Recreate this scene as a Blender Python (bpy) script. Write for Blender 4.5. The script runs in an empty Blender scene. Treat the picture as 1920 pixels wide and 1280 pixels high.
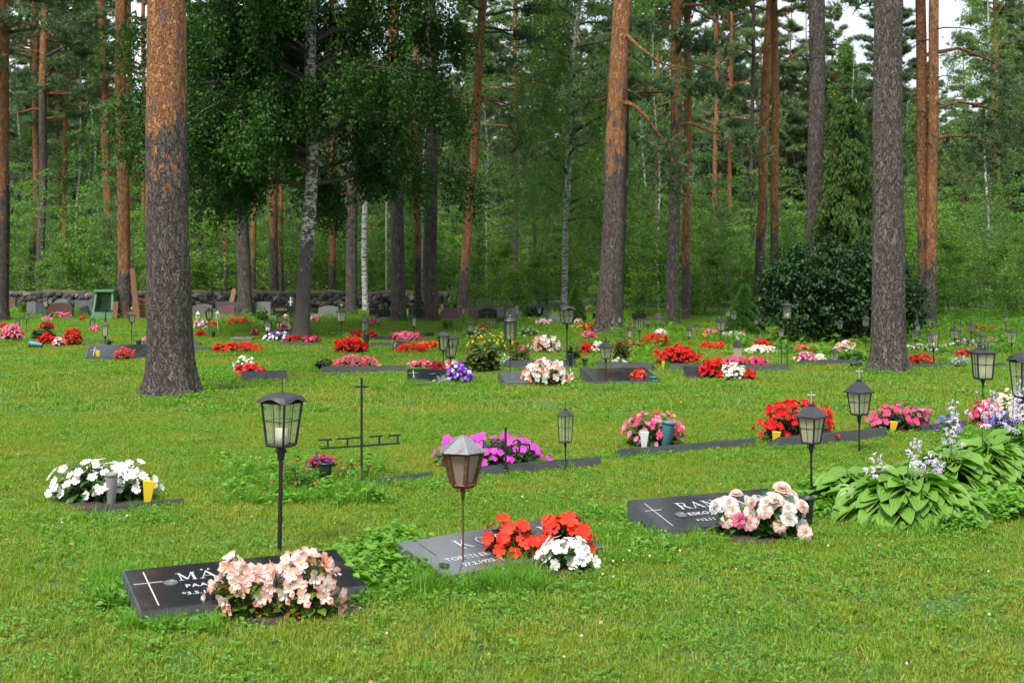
import bpy, math, random
import numpy as np
from mathutils import Vector, Matrix, noise
SC = bpy.context.scene
COL = SC.collection
# ---------------------------------------------------------------- camera / world / sun
F = 2400.0; HZ = 480.0; CAMH = 1.6           # focal length in photo pixels (45 mm), horizon row, eye height
cam = bpy.data.cameras.new('camera'); camo = bpy.data.objects.new('camera', cam); COL.objects.link(camo)
camo.location = (0, 0, CAMH); camo.rotation_euler = (math.radians(90), 0, 0)
cam.sensor_width = 36; cam.lens = 45; cam.shift_y = -160/1920
cam.clip_start = 0.1; cam.clip_end = 3000
cam.dof.use_dof = True; cam.dof.focus_distance = 8.5; cam.dof.aperture_fstop = 6.3
SC.camera = camo
SC.view_settings.view_transform = 'Standard'; SC.view_settings.look = 'None'
SC.view_settings.exposure = 1.08; SC.view_settings.gamma = 1
SUN_EL = math.radians(58); SUN_AZ = math.radians(205)
w = bpy.data.worlds.new('World'); SC.world = w; w.use_nodes = True
nt = w.node_tree; nt.nodes.clear()
out = nt.nodes.new('ShaderNodeOutputWorld'); bg = nt.nodes.new('ShaderNodeBackground')
sky = nt.nodes.new('ShaderNodeTexSky'); sky.sky_type = 'NISHITA'; sky.sun_disc = False
sky.sun_elevation = SUN_EL; sky.sun_rotation = SUN_AZ; sky.air_density = 1; sky.dust_density = 3
mix = nt.nodes.new('ShaderNodeMix'); mix.data_type = 'RGBA'
tc = nt.nodes.new('ShaderNodeTexCoord'); ns = nt.nodes.new('ShaderNodeTexNoise')
ns.inputs['Scale'].default_value = 3.0; ns.inputs['Detail'].default_value = 5
cr = nt.nodes.new('ShaderNodeValToRGB')
cr.color_ramp.elements[0].position = .3; cr.color_ramp.elements[0].color = (6.2, 6.9, 8.2, 1)
cr.color_ramp.elements[1].position = .7; cr.color_ramp.elements[1].color = (9.5, 9.8, 10.2, 1)
nt.links.new(tc.outputs['Generated'], ns.inputs['Vector']); nt.links.new(ns.outputs['Fac'], cr.inputs['Fac'])
mix.inputs['Factor'].default_value = .85
nt.links.new(sky.outputs[0], mix.inputs['A']); nt.links.new(cr.outputs[0], mix.inputs['B'])
nt.links.new(mix.outputs['Result'], bg.inputs['Color']); bg.inputs['Strength'].default_value = .075
nt.links.new(bg.outputs[0], out.inputs['Surface'])
sl = bpy.data.lights.new('sun', 'SUN'); sl.energy = 2.7; sl.angle = math.radians(16); sl.color = (1, .95, .87)
so = bpy.data.objects.new('sun', sl); COL.objects.link(so)
# azimuth measured from +Y clockwise; light comes from there
sd = Vector((math.sin(SUN_AZ)*math.cos(SUN_EL), math.cos(SUN_AZ)*math.cos(SUN_EL), math.sin(SUN_EL)))
so.rotation_euler = sd.to_track_quat('Z', 'Y').to_euler(); so.location = (0, -5, 30)
SC.render.engine = 'CYCLES'
cy = SC.cycles; cy.max_bounces = 8; cy.diffuse_bounces = 3; cy.glossy_bounces = 2; cy.transmission_bounces = 4
cy.transparent_max_bounces = 12; cy.use_adaptive_sampling = True; cy.adaptive_threshold = .02
cy.caustics_reflective = False; cy.caustics_refractive = False
try: cy.use_denoising = True
except Exception: pass

# ---------------------------------------------------------------- helpers
def G(px, py, z=0.0):
    D = (CAMH-z)*F/(py-HZ)
    return ((px-960)/F*D, D)
def S(py): return CAMH/(py-HZ)
def ztop(py, D): return CAMH-(py-HZ)*D/F
rng = np.random.default_rng(7); random.seed(7)
R_ = math.radians

class MB:
    def __init__(s): s.V=[]; s.F=[]; s.n=0; s.A=[]; s.O=[]
    def add(s, V, Fc, mat=0, rnd=None, att=None):
        V = np.asarray(V, float).reshape(-1,3); Fc = np.asarray(Fc, int)
        if Fc.ndim == 1: Fc = Fc[None]
        s.V.append(V); s.F.append((Fc+s.n, mat)); s.n += len(V)
        if rnd is None: rnd = np.full(len(V), random.random())
        s.A.append(np.broadcast_to(rnd, (len(V),)))
        s.O.append(np.zeros(len(V)) if att is None else np.broadcast_to(att, (len(V),)))
        return s
    def box(s, c, sz, rz=0, mat=0, M=None):
        x,y,z = np.array(sz)/2
        V = np.array([[-x,-y,-z],[x,-y,-z],[x,y,-z],[-x,y,-z],[-x,-y,z],[x,-y,z],[x,y,z],[-x,y,z]])
        if M is not None: V = V@np.array(M).T
        if rz: ca,sa=math.cos(rz),math.sin(rz); V = V@np.array([[ca,-sa,0],[sa,ca,0],[0,0,1]]).T
        return s.add(V+np.array(c), [[0,3,2,1],[4,5,6,7],[0,1,5,4],[1,2,6,5],[2,3,7,6],[3,0,4,7]], mat)
    def tube(s, path, rad, n=8, mat=0, cap=True, att=None, rnd=None):
        P = np.asarray(path, float); k = len(P); rad = np.broadcast_to(rad, (k,))
        T = np.gradient(P, axis=0); T /= np.linalg.norm(T, axis=1)[:,None]+1e-9
        ref = np.array([1.,0,0]) if abs(T[0,0])<.8 else np.array([0,1.,0])
        A = np.cross(T, ref); A /= np.linalg.norm(A,axis=1)[:,None]+1e-9; B = np.cross(T, A)
        th = np.arange(n)*2*math.pi/n
        V = P[:,None]+(A[:,None]*np.cos(th)[None,:,None]+B[:,None]*np.sin(th)[None,:,None])*rad[:,None,None]
        i = np.arange(k-1)[:,None]*n; j = np.arange(n)[None]; j2=(j+1)%n
        Fc = np.stack([i+j, i+n+j, i+n+j2, i+j2], -1).reshape(-1,4)
        a = None if att is None else np.repeat(att, n)
        s.add(V.reshape(-1,3), Fc, mat, rnd, a)
        if cap:
            base = s.n-k*n
            s.F.append((np.array([[base+x for x in range(n)][::-1]])[:, ::-1], mat)); s.F.append((np.array([[base+(k-1)*n+x for x in range(n)][::-1]]), mat))
        return s
    def bar(s, a, b, t=.006, mat=0, n=4): return s.tube([a,b], t, n, mat)
    def lathe(s, prof, n=16, c=(0,0,0), mat=0, M=None):
        pr = np.array(prof); th = np.arange(n)*2*math.pi/n
        V = np.stack([pr[:,0,None]*np.cos(th), pr[:,0,None]*np.sin(th), np.repeat(pr[:,1,None],n,1)],-1).reshape(-1,3)
        if M is not None: V = V@np.array(M).T
        k=len(pr); i=np.arange(k-1)[:,None]*n; j=np.arange(n)[None]; j2=(j+1)%n
        Fc=np.stack([i+j,i+j2,i+n+j2,i+n+j],-1).reshape(-1,4)
        return s.add(V+np.array(c), Fc, mat)
    def scatter(s, tpl, P, R, Sc, mat=0, rnd=None):
        tV, tF = tpl; N=len(P); k=len(tV)
        if N==0: return s
        Sc = np.asarray(Sc, float)
        Sc = np.broadcast_to(Sc[:,None] if Sc.ndim==1 else Sc, (N,3)) if Sc.ndim else np.full((N,3), float(Sc))
        V = np.einsum('nij,nkj->nki', R, tV[None]*Sc[:,None,:]) + P[:,None]
        Fc = (tF[None]+ (np.arange(N)*k)[:,None,None]).reshape(-1, tF.shape[1])
        r = rng.random(N) if rnd is None else rnd
        return s.add(V.reshape(-1,3), Fc, mat, np.repeat(r,k))
    def mesh(s, name, mats, smooth=False):
        me = bpy.data.meshes.new(name)
        V = np.concatenate(s.V); me.vertices.add(len(V)); me.vertices.foreach_set('co', V.astype(np.float32).ravel())
        nl = sum(f.size for f,_ in s.F); npol = sum(len(f) for f,_ in s.F)
        me.loops.add(nl); me.polygons.add(npol)
        me.loops.foreach_set('vertex_index', np.concatenate([f.ravel() for f,_ in s.F]).astype(np.int32))
        tot = np.concatenate([np.full(len(f), f.shape[1]) for f,_ in s.F]); st = np.concatenate([[0], np.cumsum(tot)[:-1]])
        me.polygons.foreach_set('loop_start', st.astype(np.int32))
        me.polygons.foreach_set('material_index', np.concatenate([np.full(len(f), m) for f,m in s.F]).astype(np.int32))
        me.polygons.foreach_set('use_smooth', np.full(npol, bool(smooth)))
        for m in mats if isinstance(mats,(list,tuple)) else [mats]: me.materials.append(m)
        a = me.attributes.new('rnd','FLOAT','POINT'); a.data.foreach_set('value', np.concatenate(s.A).astype(np.float32))
        a = me.attributes.new('att','FLOAT','POINT'); a.data.foreach_set('value', np.concatenate(s.O).astype(np.float32))
        me.update(calc_edges=True)
        return me
    def build(s, name, mats, parent=None, smooth=False, loc=None, rot=None):
        return ob(name, s.mesh(name, mats, smooth), parent, loc, rot)

def ob(name, me, parent=None, loc=None, rot=None, scale=None):
    o = bpy.data.objects.new(name, me); COL.objects.link(o)
    if parent is not None: o.parent = parent
    if loc is not None: o.location = loc
    if rot is not None: o.rotation_euler = rot
    if scale is not None: o.scale = scale
    return o
def empty(name, x, y, z=0, rz=0, label=None, cat=None, group=None):
    o = ob(name, None, loc=(x,y,z), rot=(0,0,rz)); o.empty_display_size=.1
    return tag(o, label, cat, group)
def tag(o, label=None, cat=None, group=None, kind=None):
    if label: o['label']=label
    if cat: o['category']=cat
    if group: o['group']=group
    if kind: o['kind']=kind
    return o
def copy_tree(o, parent=None):
    c = o.copy(); COL.objects.link(c); c.parent = parent
    for ch in list(o.children): copy_tree(ch, c)
    return c
def rots(yaw, pitch, roll=0):
    yaw, pitch, roll = np.broadcast_arrays(*[np.asarray(a,float) for a in (yaw,pitch,roll)])
    cy_,sy=np.cos(yaw),np.sin(yaw); cp,sp=np.cos(pitch),np.sin(pitch); c3,s3=np.cos(roll),np.sin(roll); z=np.zeros_like(yaw); o=z+1
    Rz=np.stack([cy_,-sy,z,sy,cy_,z,z,z,o],-1).reshape(-1,3,3); Rx=np.stack([o,z,z,z,cp,-sp,z,sp,cp],-1).reshape(-1,3,3)
    Ry=np.stack([c3,z,s3,z,o,z,-s3,z,c3],-1).reshape(-1,3,3)
    return Rz@Rx@Ry
def face_dir(Nv, spin):
    """rotation whose local Z is along each Nv"""
    Nv = Nv/np.linalg.norm(Nv,axis=1)[:,None]; ref = np.where(np.abs(Nv[:,2:3])<.95, [[0,0,1.]], [[1.,0,0]])
    X = np.cross(ref, Nv); X/=np.linalg.norm(X,axis=1)[:,None]; Y=np.cross(Nv,X)
    c=np.cos(spin)[:,None]; s=np.sin(spin)[:,None]
    return np.stack([X*c+Y*s, -X*s+Y*c, Nv], -1)

# ---------------------------------------------------------------- materials
MATS={}
def mat(name, col, rough=.6, metal=0, spec=.5):
    if name in MATS: return MATS[name]
    m=bpy.data.materials.new(name); m.use_nodes=True; b=m.node_tree.nodes['Principled BSDF']
    b.inputs['Base Color'].default_value=(*col,1); b.inputs['Roughness'].default_value=rough; b.inputs['Metallic'].default_value=metal
    b.inputs['Specular IOR Level'].default_value=spec
    MATS[name]=m; return m
class N:
    """tiny node helper"""
    def __init__(s,m): s.t=m.node_tree; s.b=s.t.nodes.get('Principled BSDF')
    def n(s,ty,**kw):
        x=s.t.nodes.new('ShaderNode'+ty)
        for k,v in kw.items():
            if k in x.inputs: x.inputs[k].default_value=v
            else: setattr(x,k,v)
        return x
    def l(s,a,b): s.t.links.new(a,b)
    def coords(s, kind='Object', scale=(1,1,1)):
        tc=s.n('TexCoord'); mp=s.n('Mapping'); mp.inputs['Scale'].default_value=scale; s.l(tc.outputs[kind],mp.inputs[0]); return mp.outputs[0]
    def world(s, scale=(1,1,1)):
        g=s.n('NewGeometry'); mp=s.n('Mapping'); mp.inputs['Scale'].default_value=scale; s.l(g.outputs['Position'],mp.inputs[0]); return mp.outputs[0]
    def noise(s, vec, sc, det=4, rough=.55):
        x=s.n('TexNoise'); x.inputs['Scale'].default_value=sc; x.inputs['Detail'].default_value=det; x.inputs['Roughness'].default_value=rough
        if vec is not None: s.l(vec,x.inputs['Vector'])
        return x.outputs['Fac']
    def ramp(s, fac, stops):
        x=s.n('ValToRGB'); e=x.color_ramp.elements
        while len(e)<len(stops): e.new(.5)
        for q,(p,c) in zip(e,stops): q.position=p; q.color=(*c,1) if len(c)==3 else c
        s.l(fac,x.inputs['Fac']); return x.outputs['Color']
    def mix(s, fac, a, b, mode='MIX'):
        x=s.n('Mix',data_type='RGBA',blend_type=mode)
        for i,v in (('Factor',fac),('A',a),('B',b)):
            if isinstance(v,(int,float)): x.inputs[i].default_value=v
            elif isinstance(v,tuple): x.inputs[i].default_value=(*v,1) if len(v)==3 else v
            else: s.l(v,x.inputs[i])
        return x.outputs['Result']
    def math(s, op, a, b=0.0, c=0.0):
        x=s.n('Math',operation=op)
        for i,v in enumerate((a,b,c)):
            if isinstance(v,(int,float)): x.inputs[i].default_value=v
            else: s.l(v,x.inputs[i])
        return x.outputs[0]
    def attr(s,name): return s.n('Attribute',attribute_name=name).outputs['Fac']
    def bump(s,h,st=.5,dist=.01):
        x=s.n('Bump'); x.inputs['Strength'].default_value=st; x.inputs['Distance'].default_value=dist; s.l(h,x.inputs['Height']); s.l(x.outputs[0],s.b.inputs['Normal'])

def leafmat(name, c1, c2, trans=.3, rough=.55, spec=.3, patch=None, dry=None):
    """foliage: colour varies leaf by leaf (rnd) and in broad patches over the ground"""
    if name in MATS: return MATS[name]
    m=bpy.data.materials.new(name); m.use_nodes=True; q=N(m); b=q.b; MATS[name]=m
    r=q.attr('rnd')
    oi=q.n('ObjectInfo'); r2=q.math('FRACT', q.math('ADD', r, q.math('MULTIPLY',oi.outputs['Random'],.6)))
    stops=[(0,c1),(1,c2)]
    if dry: stops=[(0,c1),(.9,c2),(.95,dry)]
    col=q.ramp(r2,stops)
    if patch:
        n1=q.noise(q.world(), patch[0], 3); col=q.mix(q.ramp(n1,[(.38,(0,0,0)),(.64,(1,1,1))]), col, q.mix(.75,col,patch[1],'MIX'))
    b.inputs['Roughness'].default_value=rough; b.inputs['Specular IOR Level'].default_value=spec
    q.l(col,b.inputs['Base Color'])
    tr=q.n('BsdfTranslucent'); hs=q.n('HueSaturation'); hs.inputs['Saturation'].default_value=1.1; hs.inputs['Value'].default_value=1.25; q.l(col,hs.inputs['Color']); q.l(hs.outputs[0],tr.inputs[0])
    ms=q.n('MixShader'); ms.inputs[0].default_value=trans; q.l(b.outputs[0],ms.inputs[1]); q.l(tr.outputs[0],ms.inputs[2])
    q.l(ms.outputs[0], q.t.nodes['Material Output'].inputs['Surface'])
    return m

def barkmat():
    m=mat('pine_bark',(.1,.08,.07),.9); q=N(m); b=q.b
    v=q.coords('Object'); nz=q.n('TexNoise'); nz.inputs['Scale'].default_value=7; nz.inputs['Detail'].default_value=5; q.l(v,nz.inputs['Vector'])
    dv=q.n('VectorMath',operation='MULTIPLY_ADD'); q.l(nz.outputs['Color'],dv.inputs[0]); dv.inputs[1].default_value=(.2,.2,.34); q.l(v,dv.inputs[2])
    mp=q.n('Mapping'); mp.inputs['Scale'].default_value=(32,32,6.5); q.l(dv.outputs[0],mp.inputs[0])
    vo=q.n('TexVoronoi',feature='DISTANCE_TO_EDGE'); vo.inputs['Scale'].default_value=1; q.l(mp.outputs[0],vo.inputs['Vector'])
    vc=q.n('TexVoronoi'); vc.inputs['Scale'].default_value=1; q.l(mp.outputs[0],vc.inputs['Vector'])
    crack=q.ramp(q.math('ADD',vo.outputs['Distance'],q.math('MULTIPLY',q.noise(q.coords('Object',(1,1,.35)),38,4,.7),.22)),[(.07,(0,0,0)),(.24,(1,1,1))])
    fine=q.noise(q.coords('Object',(1,1,.5)),60,5,.7)
    cellr=q.n('SeparateColor'); q.l(vc.outputs['Color'],cellr.inputs[0])
    grey=q.ramp(q.math('ADD',q.math('MULTIPLY',cellr.outputs[0],.55),q.math('MULTIPLY',fine,.5)),[(.1,(.07,.056,.05)),(.5,(.135,.11,.10)),(.9,(.215,.18,.165))])
    grey=q.mix(crack,(.052,.04,.034),grey)
    lich=q.noise(q.coords('Object',(1,1,.8)),20,6,.75)
    grey=q.mix(q.ramp(lich,[(.56,(0,0,0)),(.64,(1,1,1))]),grey,q.mix(.5,grey,(.27,.29,.22)))
    oran=q.ramp(q.math('ADD',q.math('MULTIPLY',cellr.outputs[1],.5),q.math('MULTIPLY',fine,.55)),[(.15,(.19,.085,.05)),(.45,(.39,.165,.07)),(.85,(.60,.31,.14))])
    blot=q.noise(q.coords('Object',(1,1,.6)),7,5,.7)
    oran=q.mix(q.ramp(blot,[(.55,(0,0,0)),(.62,(1,1,1))]),oran,(.26,.17,.13))
    oran=q.mix(crack,q.mix(.55,oran,(.16,.08,.05)),oran)
    big=q.noise(q.coords('Object',(1,1,.45)),3.2,6,.7)
    a=q.math('ADD',q.attr('att'),q.math('MULTIPLY',q.math('SUBTRACT',big,.5),3.2))
    col=q.mix(q.ramp(a,[(.44,(0,0,0)),(.56,(1,1,1))]),grey,oran)
    oi=q.n('ObjectInfo'); hs=q.n('HueSaturation'); q.l(col,hs.inputs['Color'])
    q.l(q.math('ADD',.8,q.math('MULTIPLY',oi.outputs['Random'],.3)),hs.inputs['Value'])
    q.l(hs.outputs[0],b.inputs['Base Color'])
    h=q.math('ADD',q.math('MULTIPLY',crack,.8),q.math('ADD',q.math('MULTIPLY',cellr.outputs[2],.35),q.math('MULTIPLY',fine,.5)))
    q.bump(h,1.0,.045); b.inputs['Specular IOR Level'].default_value=.2
    return m
BARK=barkmat()
def birchmat():
    m=mat('birch_bark',(.6,.58,.54),.7); q=N(m)
    st=q.noise(q.coords('Object',(5,5,34)),1.0,4,.65); bl=q.noise(q.coords('Object',(9,9,10)),1.0,5,.7)
    col=q.mix(q.noise(q.coords('Object'),30,3),(.45,.44,.41),(.70,.68,.64))
    col=q.mix(q.ramp(st,[(.52,(0,0,0)),(.57,(1,1,1))]),col,(.06,.05,.045))
    a=q.math('ADD',bl,q.math('MULTIPLY',q.math('SUBTRACT',q.attr('att'),.45),.7))
    col=q.mix(q.ramp(a,[(.5,(0,0,0)),(.56,(1,1,1))]),col,q.mix(q.noise(q.coords('Object',(30,30,5)),1,4),(.025,.02,.017),(.13,.105,.09)))
    q.l(col,q.b.inputs['Base Color']); q.bump(q.noise(q.coords('Object',(30,30,6)),1,4,.7),.7,.02); return m
BIRCH=birchmat()
def granite(name, c1, c2, rough=.2, moss=0):
    m=mat(name,c1,rough); q=N(m); sp=q.noise(q.coords('Object'),260,2); 
    col=q.mix(q.ramp(sp,[(.42,(0,0,0)),(.62,(1,1,1))]),c1,c2)
    st=q.noise(q.coords('Object'),4,5,.65)
    col=q.mix(q.ramp(st,[(.55,(0,0,0)),(.8,(.3,.3,.3))]),col,(.13,.13,.125))
    if moss: col=q.mix(q.ramp(q.noise(q.coords('Object'),11,5,.7),[(.57,(0,0,0)),(.64,(1,1,1))]),col,(.10,.13,.035))
    q.l(col,q.b.inputs['Base Color']); q.l(q.math('ADD',rough,q.math('MULTIPLY',st,.12)),q.b.inputs['Roughness']); return m
GR_BLACK=granite('black_granite',(.006,.0065,.008),(.03,.031,.035),.07)
GR_BLACK.node_tree.nodes['Principled BSDF'].inputs['Specular IOR Level'].default_value=.6
GR_SIDE=granite('sawn_granite',(.05,.053,.06),(.095,.10,.11),.6)
GR_GREY=granite('grey_granite',(.12,.12,.125),(.22,.22,.225),.7,1)
GR_RED=granite('red_granite',(.10,.045,.04),(.19,.09,.08),.45)
METAL=mat('black_iron',(.022,.022,.024),.5,.0,.5); q=N(METAL); q.l(q.mix(q.ramp(q.noise(q.coords('Object'),22,4),[(.5,(0,0,0)),(.72,(.8,.8,.8))]),(.009,.009,.01),(.028,.026,.025)),q.b.inputs['Base Color'])
ROOFM=mat('dark_sheet_metal',(.055,.057,.062),.42,.3); q=N(ROOFM); q.l(q.mix(q.noise(q.coords('Object'),18,4),(.022,.024,.028),(.06,.063,.07)),q.b.inputs['Base Color'])
RUST=mat('rusty_iron',(.12,.05,.03),.8); q=N(RUST); q.l(q.ramp(q.noise(q.coords('Object'),45,5,.7),[(.3,(.035,.017,.012)),(.5,(.10,.04,.022)),(.75,(.24,.10,.05))]),q.b.inputs['Base Color'])
TIN=mat('weathered_tin',(.4,.4,.4),.4,.5); q=N(TIN); q.l(q.mix(q.ramp(q.noise(q.coords('Object'),14,6,.7),[(.48,(0,0,0)),(.66,(1,1,1))]),(.24,.25,.27),(.20,.10,.06)),q.b.inputs['Base Color'])
SILVER=mat('pale_cast_metal',(.5,.5,.5),.4,.6)
WHITE=mat('white_paint',(.75,.75,.72),.5)
LETTER=mat('engraved_letter',(.42,.43,.45),.6)
GOLD=mat('gilt_letter',(.42,.27,.08),.5)
CANDLE=mat('candle_wax',(.78,.74,.64),.5)
YEL=mat('yellow_plastic',(.80,.55,.02),.45); WPL=mat('white_plastic',(.72,.74,.76),.45)
TEAL=mat('teal_plastic',(.05,.16,.18),.4); DKG=mat('dark_green_plastic',(.012,.035,.028),.4); BLKP=mat('black_plastic',(.02,.02,.021),.45); GRYP=mat('grey_plastic',(.24,.22,.21),.6)
GRNW=mat('green_painted_wood',(.10,.24,.11),.7); q=N(GRNW); q.l(q.mix(q.noise(q.coords('Object',(3,3,20)),2,4),(.07,.19,.085),(.13,.28,.14)),q.b.inputs['Base Color'])
WOOD=mat('brown_wood',(.16,.08,.04),.8); q=N(WOOD); q.l(q.mix(q.noise(q.coords('Object',(18,18,2)),2,5),(.08,.035,.02),(.26,.13,.06)),q.b.inputs['Base Color'])
def glassmat(name, col, dens, rough=.15):
    m=bpy.data.materials.new(name); m.use_nodes=True; q=N(m); b=q.b; b.inputs['Base Color'].default_value=(*col,1); b.inputs['Roughness'].default_value=rough
    st=q.noise(q.coords('Object',(40,40,6)),1.5,3)
    t=q.n('BsdfTransparent'); ms=q.n('MixShader'); q.l(q.math('MULTIPLY',dens*1.1,q.math('ADD',.75,q.math('MULTIPLY',st,.3))),ms.inputs[0]); q.l(t.outputs[0],ms.inputs[1])
    tr=q.n('BsdfTranslucent'); tr.inputs[0].default_value=(*col,1); m2=q.n('MixShader'); m2.inputs[0].default_value=.5; q.l(b.outputs[0],m2.inputs[1]); q.l(tr.outputs[0],m2.inputs[2])
    q.l(m2.outputs[0],ms.inputs[2]); q.l(ms.outputs[0],q.t.nodes['Material Output'].inputs['Surface']); return m
GLASS=glassmat('dusty_glass',(.62,.66,.48),.14,.1); GLASS_M=glassmat('ribbed_glass',(.68,.68,.50),.5,.3); GLASS_P=glassmat('frosted_glass',(.50,.41,.32),.85,.5)
SOIL=mat('soil',(.05,.035,.025),.95); q=N(SOIL); q.l(q.ramp(q.noise(q.coords('Object'),60,5,.7),[(.3,(.018,.012,.009)),(.7,(.085,.055,.038))]),q.b.inputs['Base Color']); q.bump(q.noise(q.coords('Object'),50,5,.7),1,.02)

# ---------------------------------------------------------------- templates (tip along +Y, normal +Z)
def leaf(w=.32, fold=.08, droop=.12):
    V=np.array([[0,0,0],[-w*.8,.3,fold],[-w,.55,fold],[0,.5,0],[0,1,-droop],[w,.55,fold],[w*.8,.3,fold]],float)
    Fq=np.array([[0,3,2,1],[0,6,5,3],[3,4,2,2],[3,5,4,4]])
    T=np.array([[0,3,1],[1,3,2],[2,3,4],[3,5,4],[3,6,5],[0,6,3]]); return V,T
LEAF=leaf(); LEAFN=leaf(.16,.04,.2)
QLEAF=(np.array([[0,0,0],[-.36,.5,.1],[0,1,-.05],[.36,.5,.1]],float), np.array([[0,3,2,1]]))
NEEDLE=(lambda: (lambda V: (V, np.arange(len(V)).reshape(-1,3)))(np.concatenate([ (lambda d,s: np.array([-s*.09, s*.09, d]))(np.array([math.sin(p)*math.cos(a),math.sin(p)*math.sin(a),math.cos(p)]), np.array([-math.sin(a),math.cos(a),.2*(i%3-1)])) for i,(a,p) in enumerate([(0,.2),(.9,.8),(2.0,1.0),(3.0,.75),(4.1,1.05),(5.2,.85),(2.6,1.5),(5.8,1.5)])])))()
def flower(n=5, ln=1., wd=.62, cup=.15, layers=1, tw=.4, shrink=.72, tipw=.75, notch=.9):
    Vs=[];Fs=[];k=0
    for L in range(layers):
        sc=shrink**L
        for i in range(n):
            a=2*math.pi*i/n+tw*L*1.3; c,s=math.cos(a),math.sin(a)
            cu=cup+L*(.35 if layers<6 else .26)
            pts=[(0,0,.02*L),( -wd*.55,.4,cu*.35),(-wd*tipw,.78,cu*.8),(0,notch,cu*.75),(wd*tipw,.78,cu*.8),(wd*.55,.4,cu*.35),(0,.45,cu*.2)]
            lf=1 if (n!=4 or i%2==0) else .72
            for x,y,z in pts: x*=sc*ln*lf; y*=sc*ln*lf; z=z*ln*sc+.02*L; Vs.append((x*c-y*s,x*s+y*c,z+.012*(i%2)))
            Fs+= [[k,k+6,k+1],[k+1,k+6,k+2],[k+2,k+6,k+3],[k+3,k+6,k+4],[k+4,k+6,k+5],[k,k+5,k+6]]; k+=7
    return np.array(Vs),np.array(Fs)
def centre(r=.16,z=.1):
    V=[(math.cos(i*1.047)*r,math.sin(i*1.047)*r,z*.6) for i in range(6)]+[(0,0,z+.06)]
    return np.array(V),np.array([[i,(i+1)%6,6] for i in range(6)])
FL={'imp':(flower(5,1,.56,.14,tipw=.6,notch=.84),centre(.09,.05)),'beg':(flower(4,1,.72,.3,2),centre(.14,.2)),
    'bol':(flower(4,1.15,.55,.45,2,tipw=.78,notch=1.12,shrink=.6),centre(.17,.25)),
    'dbl':(flower(9,1,.40,.0,7,.5,.84,.85,1.0),centre(.12,.5)),
    'ger':(flower(5,1,.6,.3,2,.6,.7),centre(.1,.2)),'pan':(flower(5,1,.68,.1),centre(.2,.06)),
    'dai':(flower(8,1,.3,.05,2,.2,.8),centre(.28,.1)),'fuc':(flower(4,1.1,.3,1.3,2,.7,.6),centre(.2,.1)),
    'bell':(flower(5,1.3,.3,1.6,1),centre(.1,.3))}
# ---------------------------------------------------------------- ground
EXCL=[]      # (x, y, half width, half depth, angle) where the mown grass does not grow
def gz(x,y):
    return 0.0
def ground_sheet(name, xs, ys, z, m, wob=0.0):
    X,Y=np.meshgrid(xs,ys); Z=np.full_like(X,z)
    far=np.clip((Y-150)/150,0,1); Z=Z+far*far*26+far*4*np.sin(X*.02)  # added rise far back, blocks bright sky gaps low behind the trees
    if wob: Z=Z+wob*(np.sin(X*1.3+Y*.4)*np.cos(Y*.9-X*.3))
    V=np.stack([X,Y,Z],-1).reshape(-1,3); nx=len(xs); i=np.arange(len(ys)-1)[:,None]*nx; j=np.arange(nx-1)[None]
    Fc=np.stack([i+j,i+j+1,i+nx+j+1,i+nx+j],-1).reshape(-1,4)
    b=MB(); b.add(V,Fc); return b.build(name,m,smooth=True)
mg=mat('forest_floor',(.04,.06,.02),.95); q=N(mg); q.l(q.ramp(q.noise(q.world(),.9,6,.7),[(.3,(.02,.025,.01)),(.55,(.045,.085,.02)),(.75,(.08,.12,.03))]),q.b.inputs['Base Color'])
ml=mat('lawn_turf',(.1,.2,.03),.95); q=N(ml)
c=q.ramp(q.noise(q.world((1,1,1)),30,5,.75),[(.3,(.03,.065,.008)),(.5,(.06,.13,.014)),(.72,(.12,.19,.03))])
dry=q.noise(q.world(),.55,5,.6); c=q.mix(q.ramp(dry,[(.56,(0,0,0)),(.74,(.7,.7,.7))]),c,(.17,.165,.05)); q.l(c,q.b.inputs['Base Color']); q.bump(q.noise(q.world(),70,4,.7),1,.02)
tag(ground_sheet('forest_ground', np.concatenate([[-600,-200,-90],np.linspace(-60,60,25),[90,200,600]]), np.concatenate([[-60,-20],np.linspace(0,160,17),np.linspace(170,330,17),[900]]), -.008, mg), kind='structure')
tag(ground_sheet('lawn', np.linspace(-26,26,105), np.linspace(-3,39,85), 0, ml), kind='structure')

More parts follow.
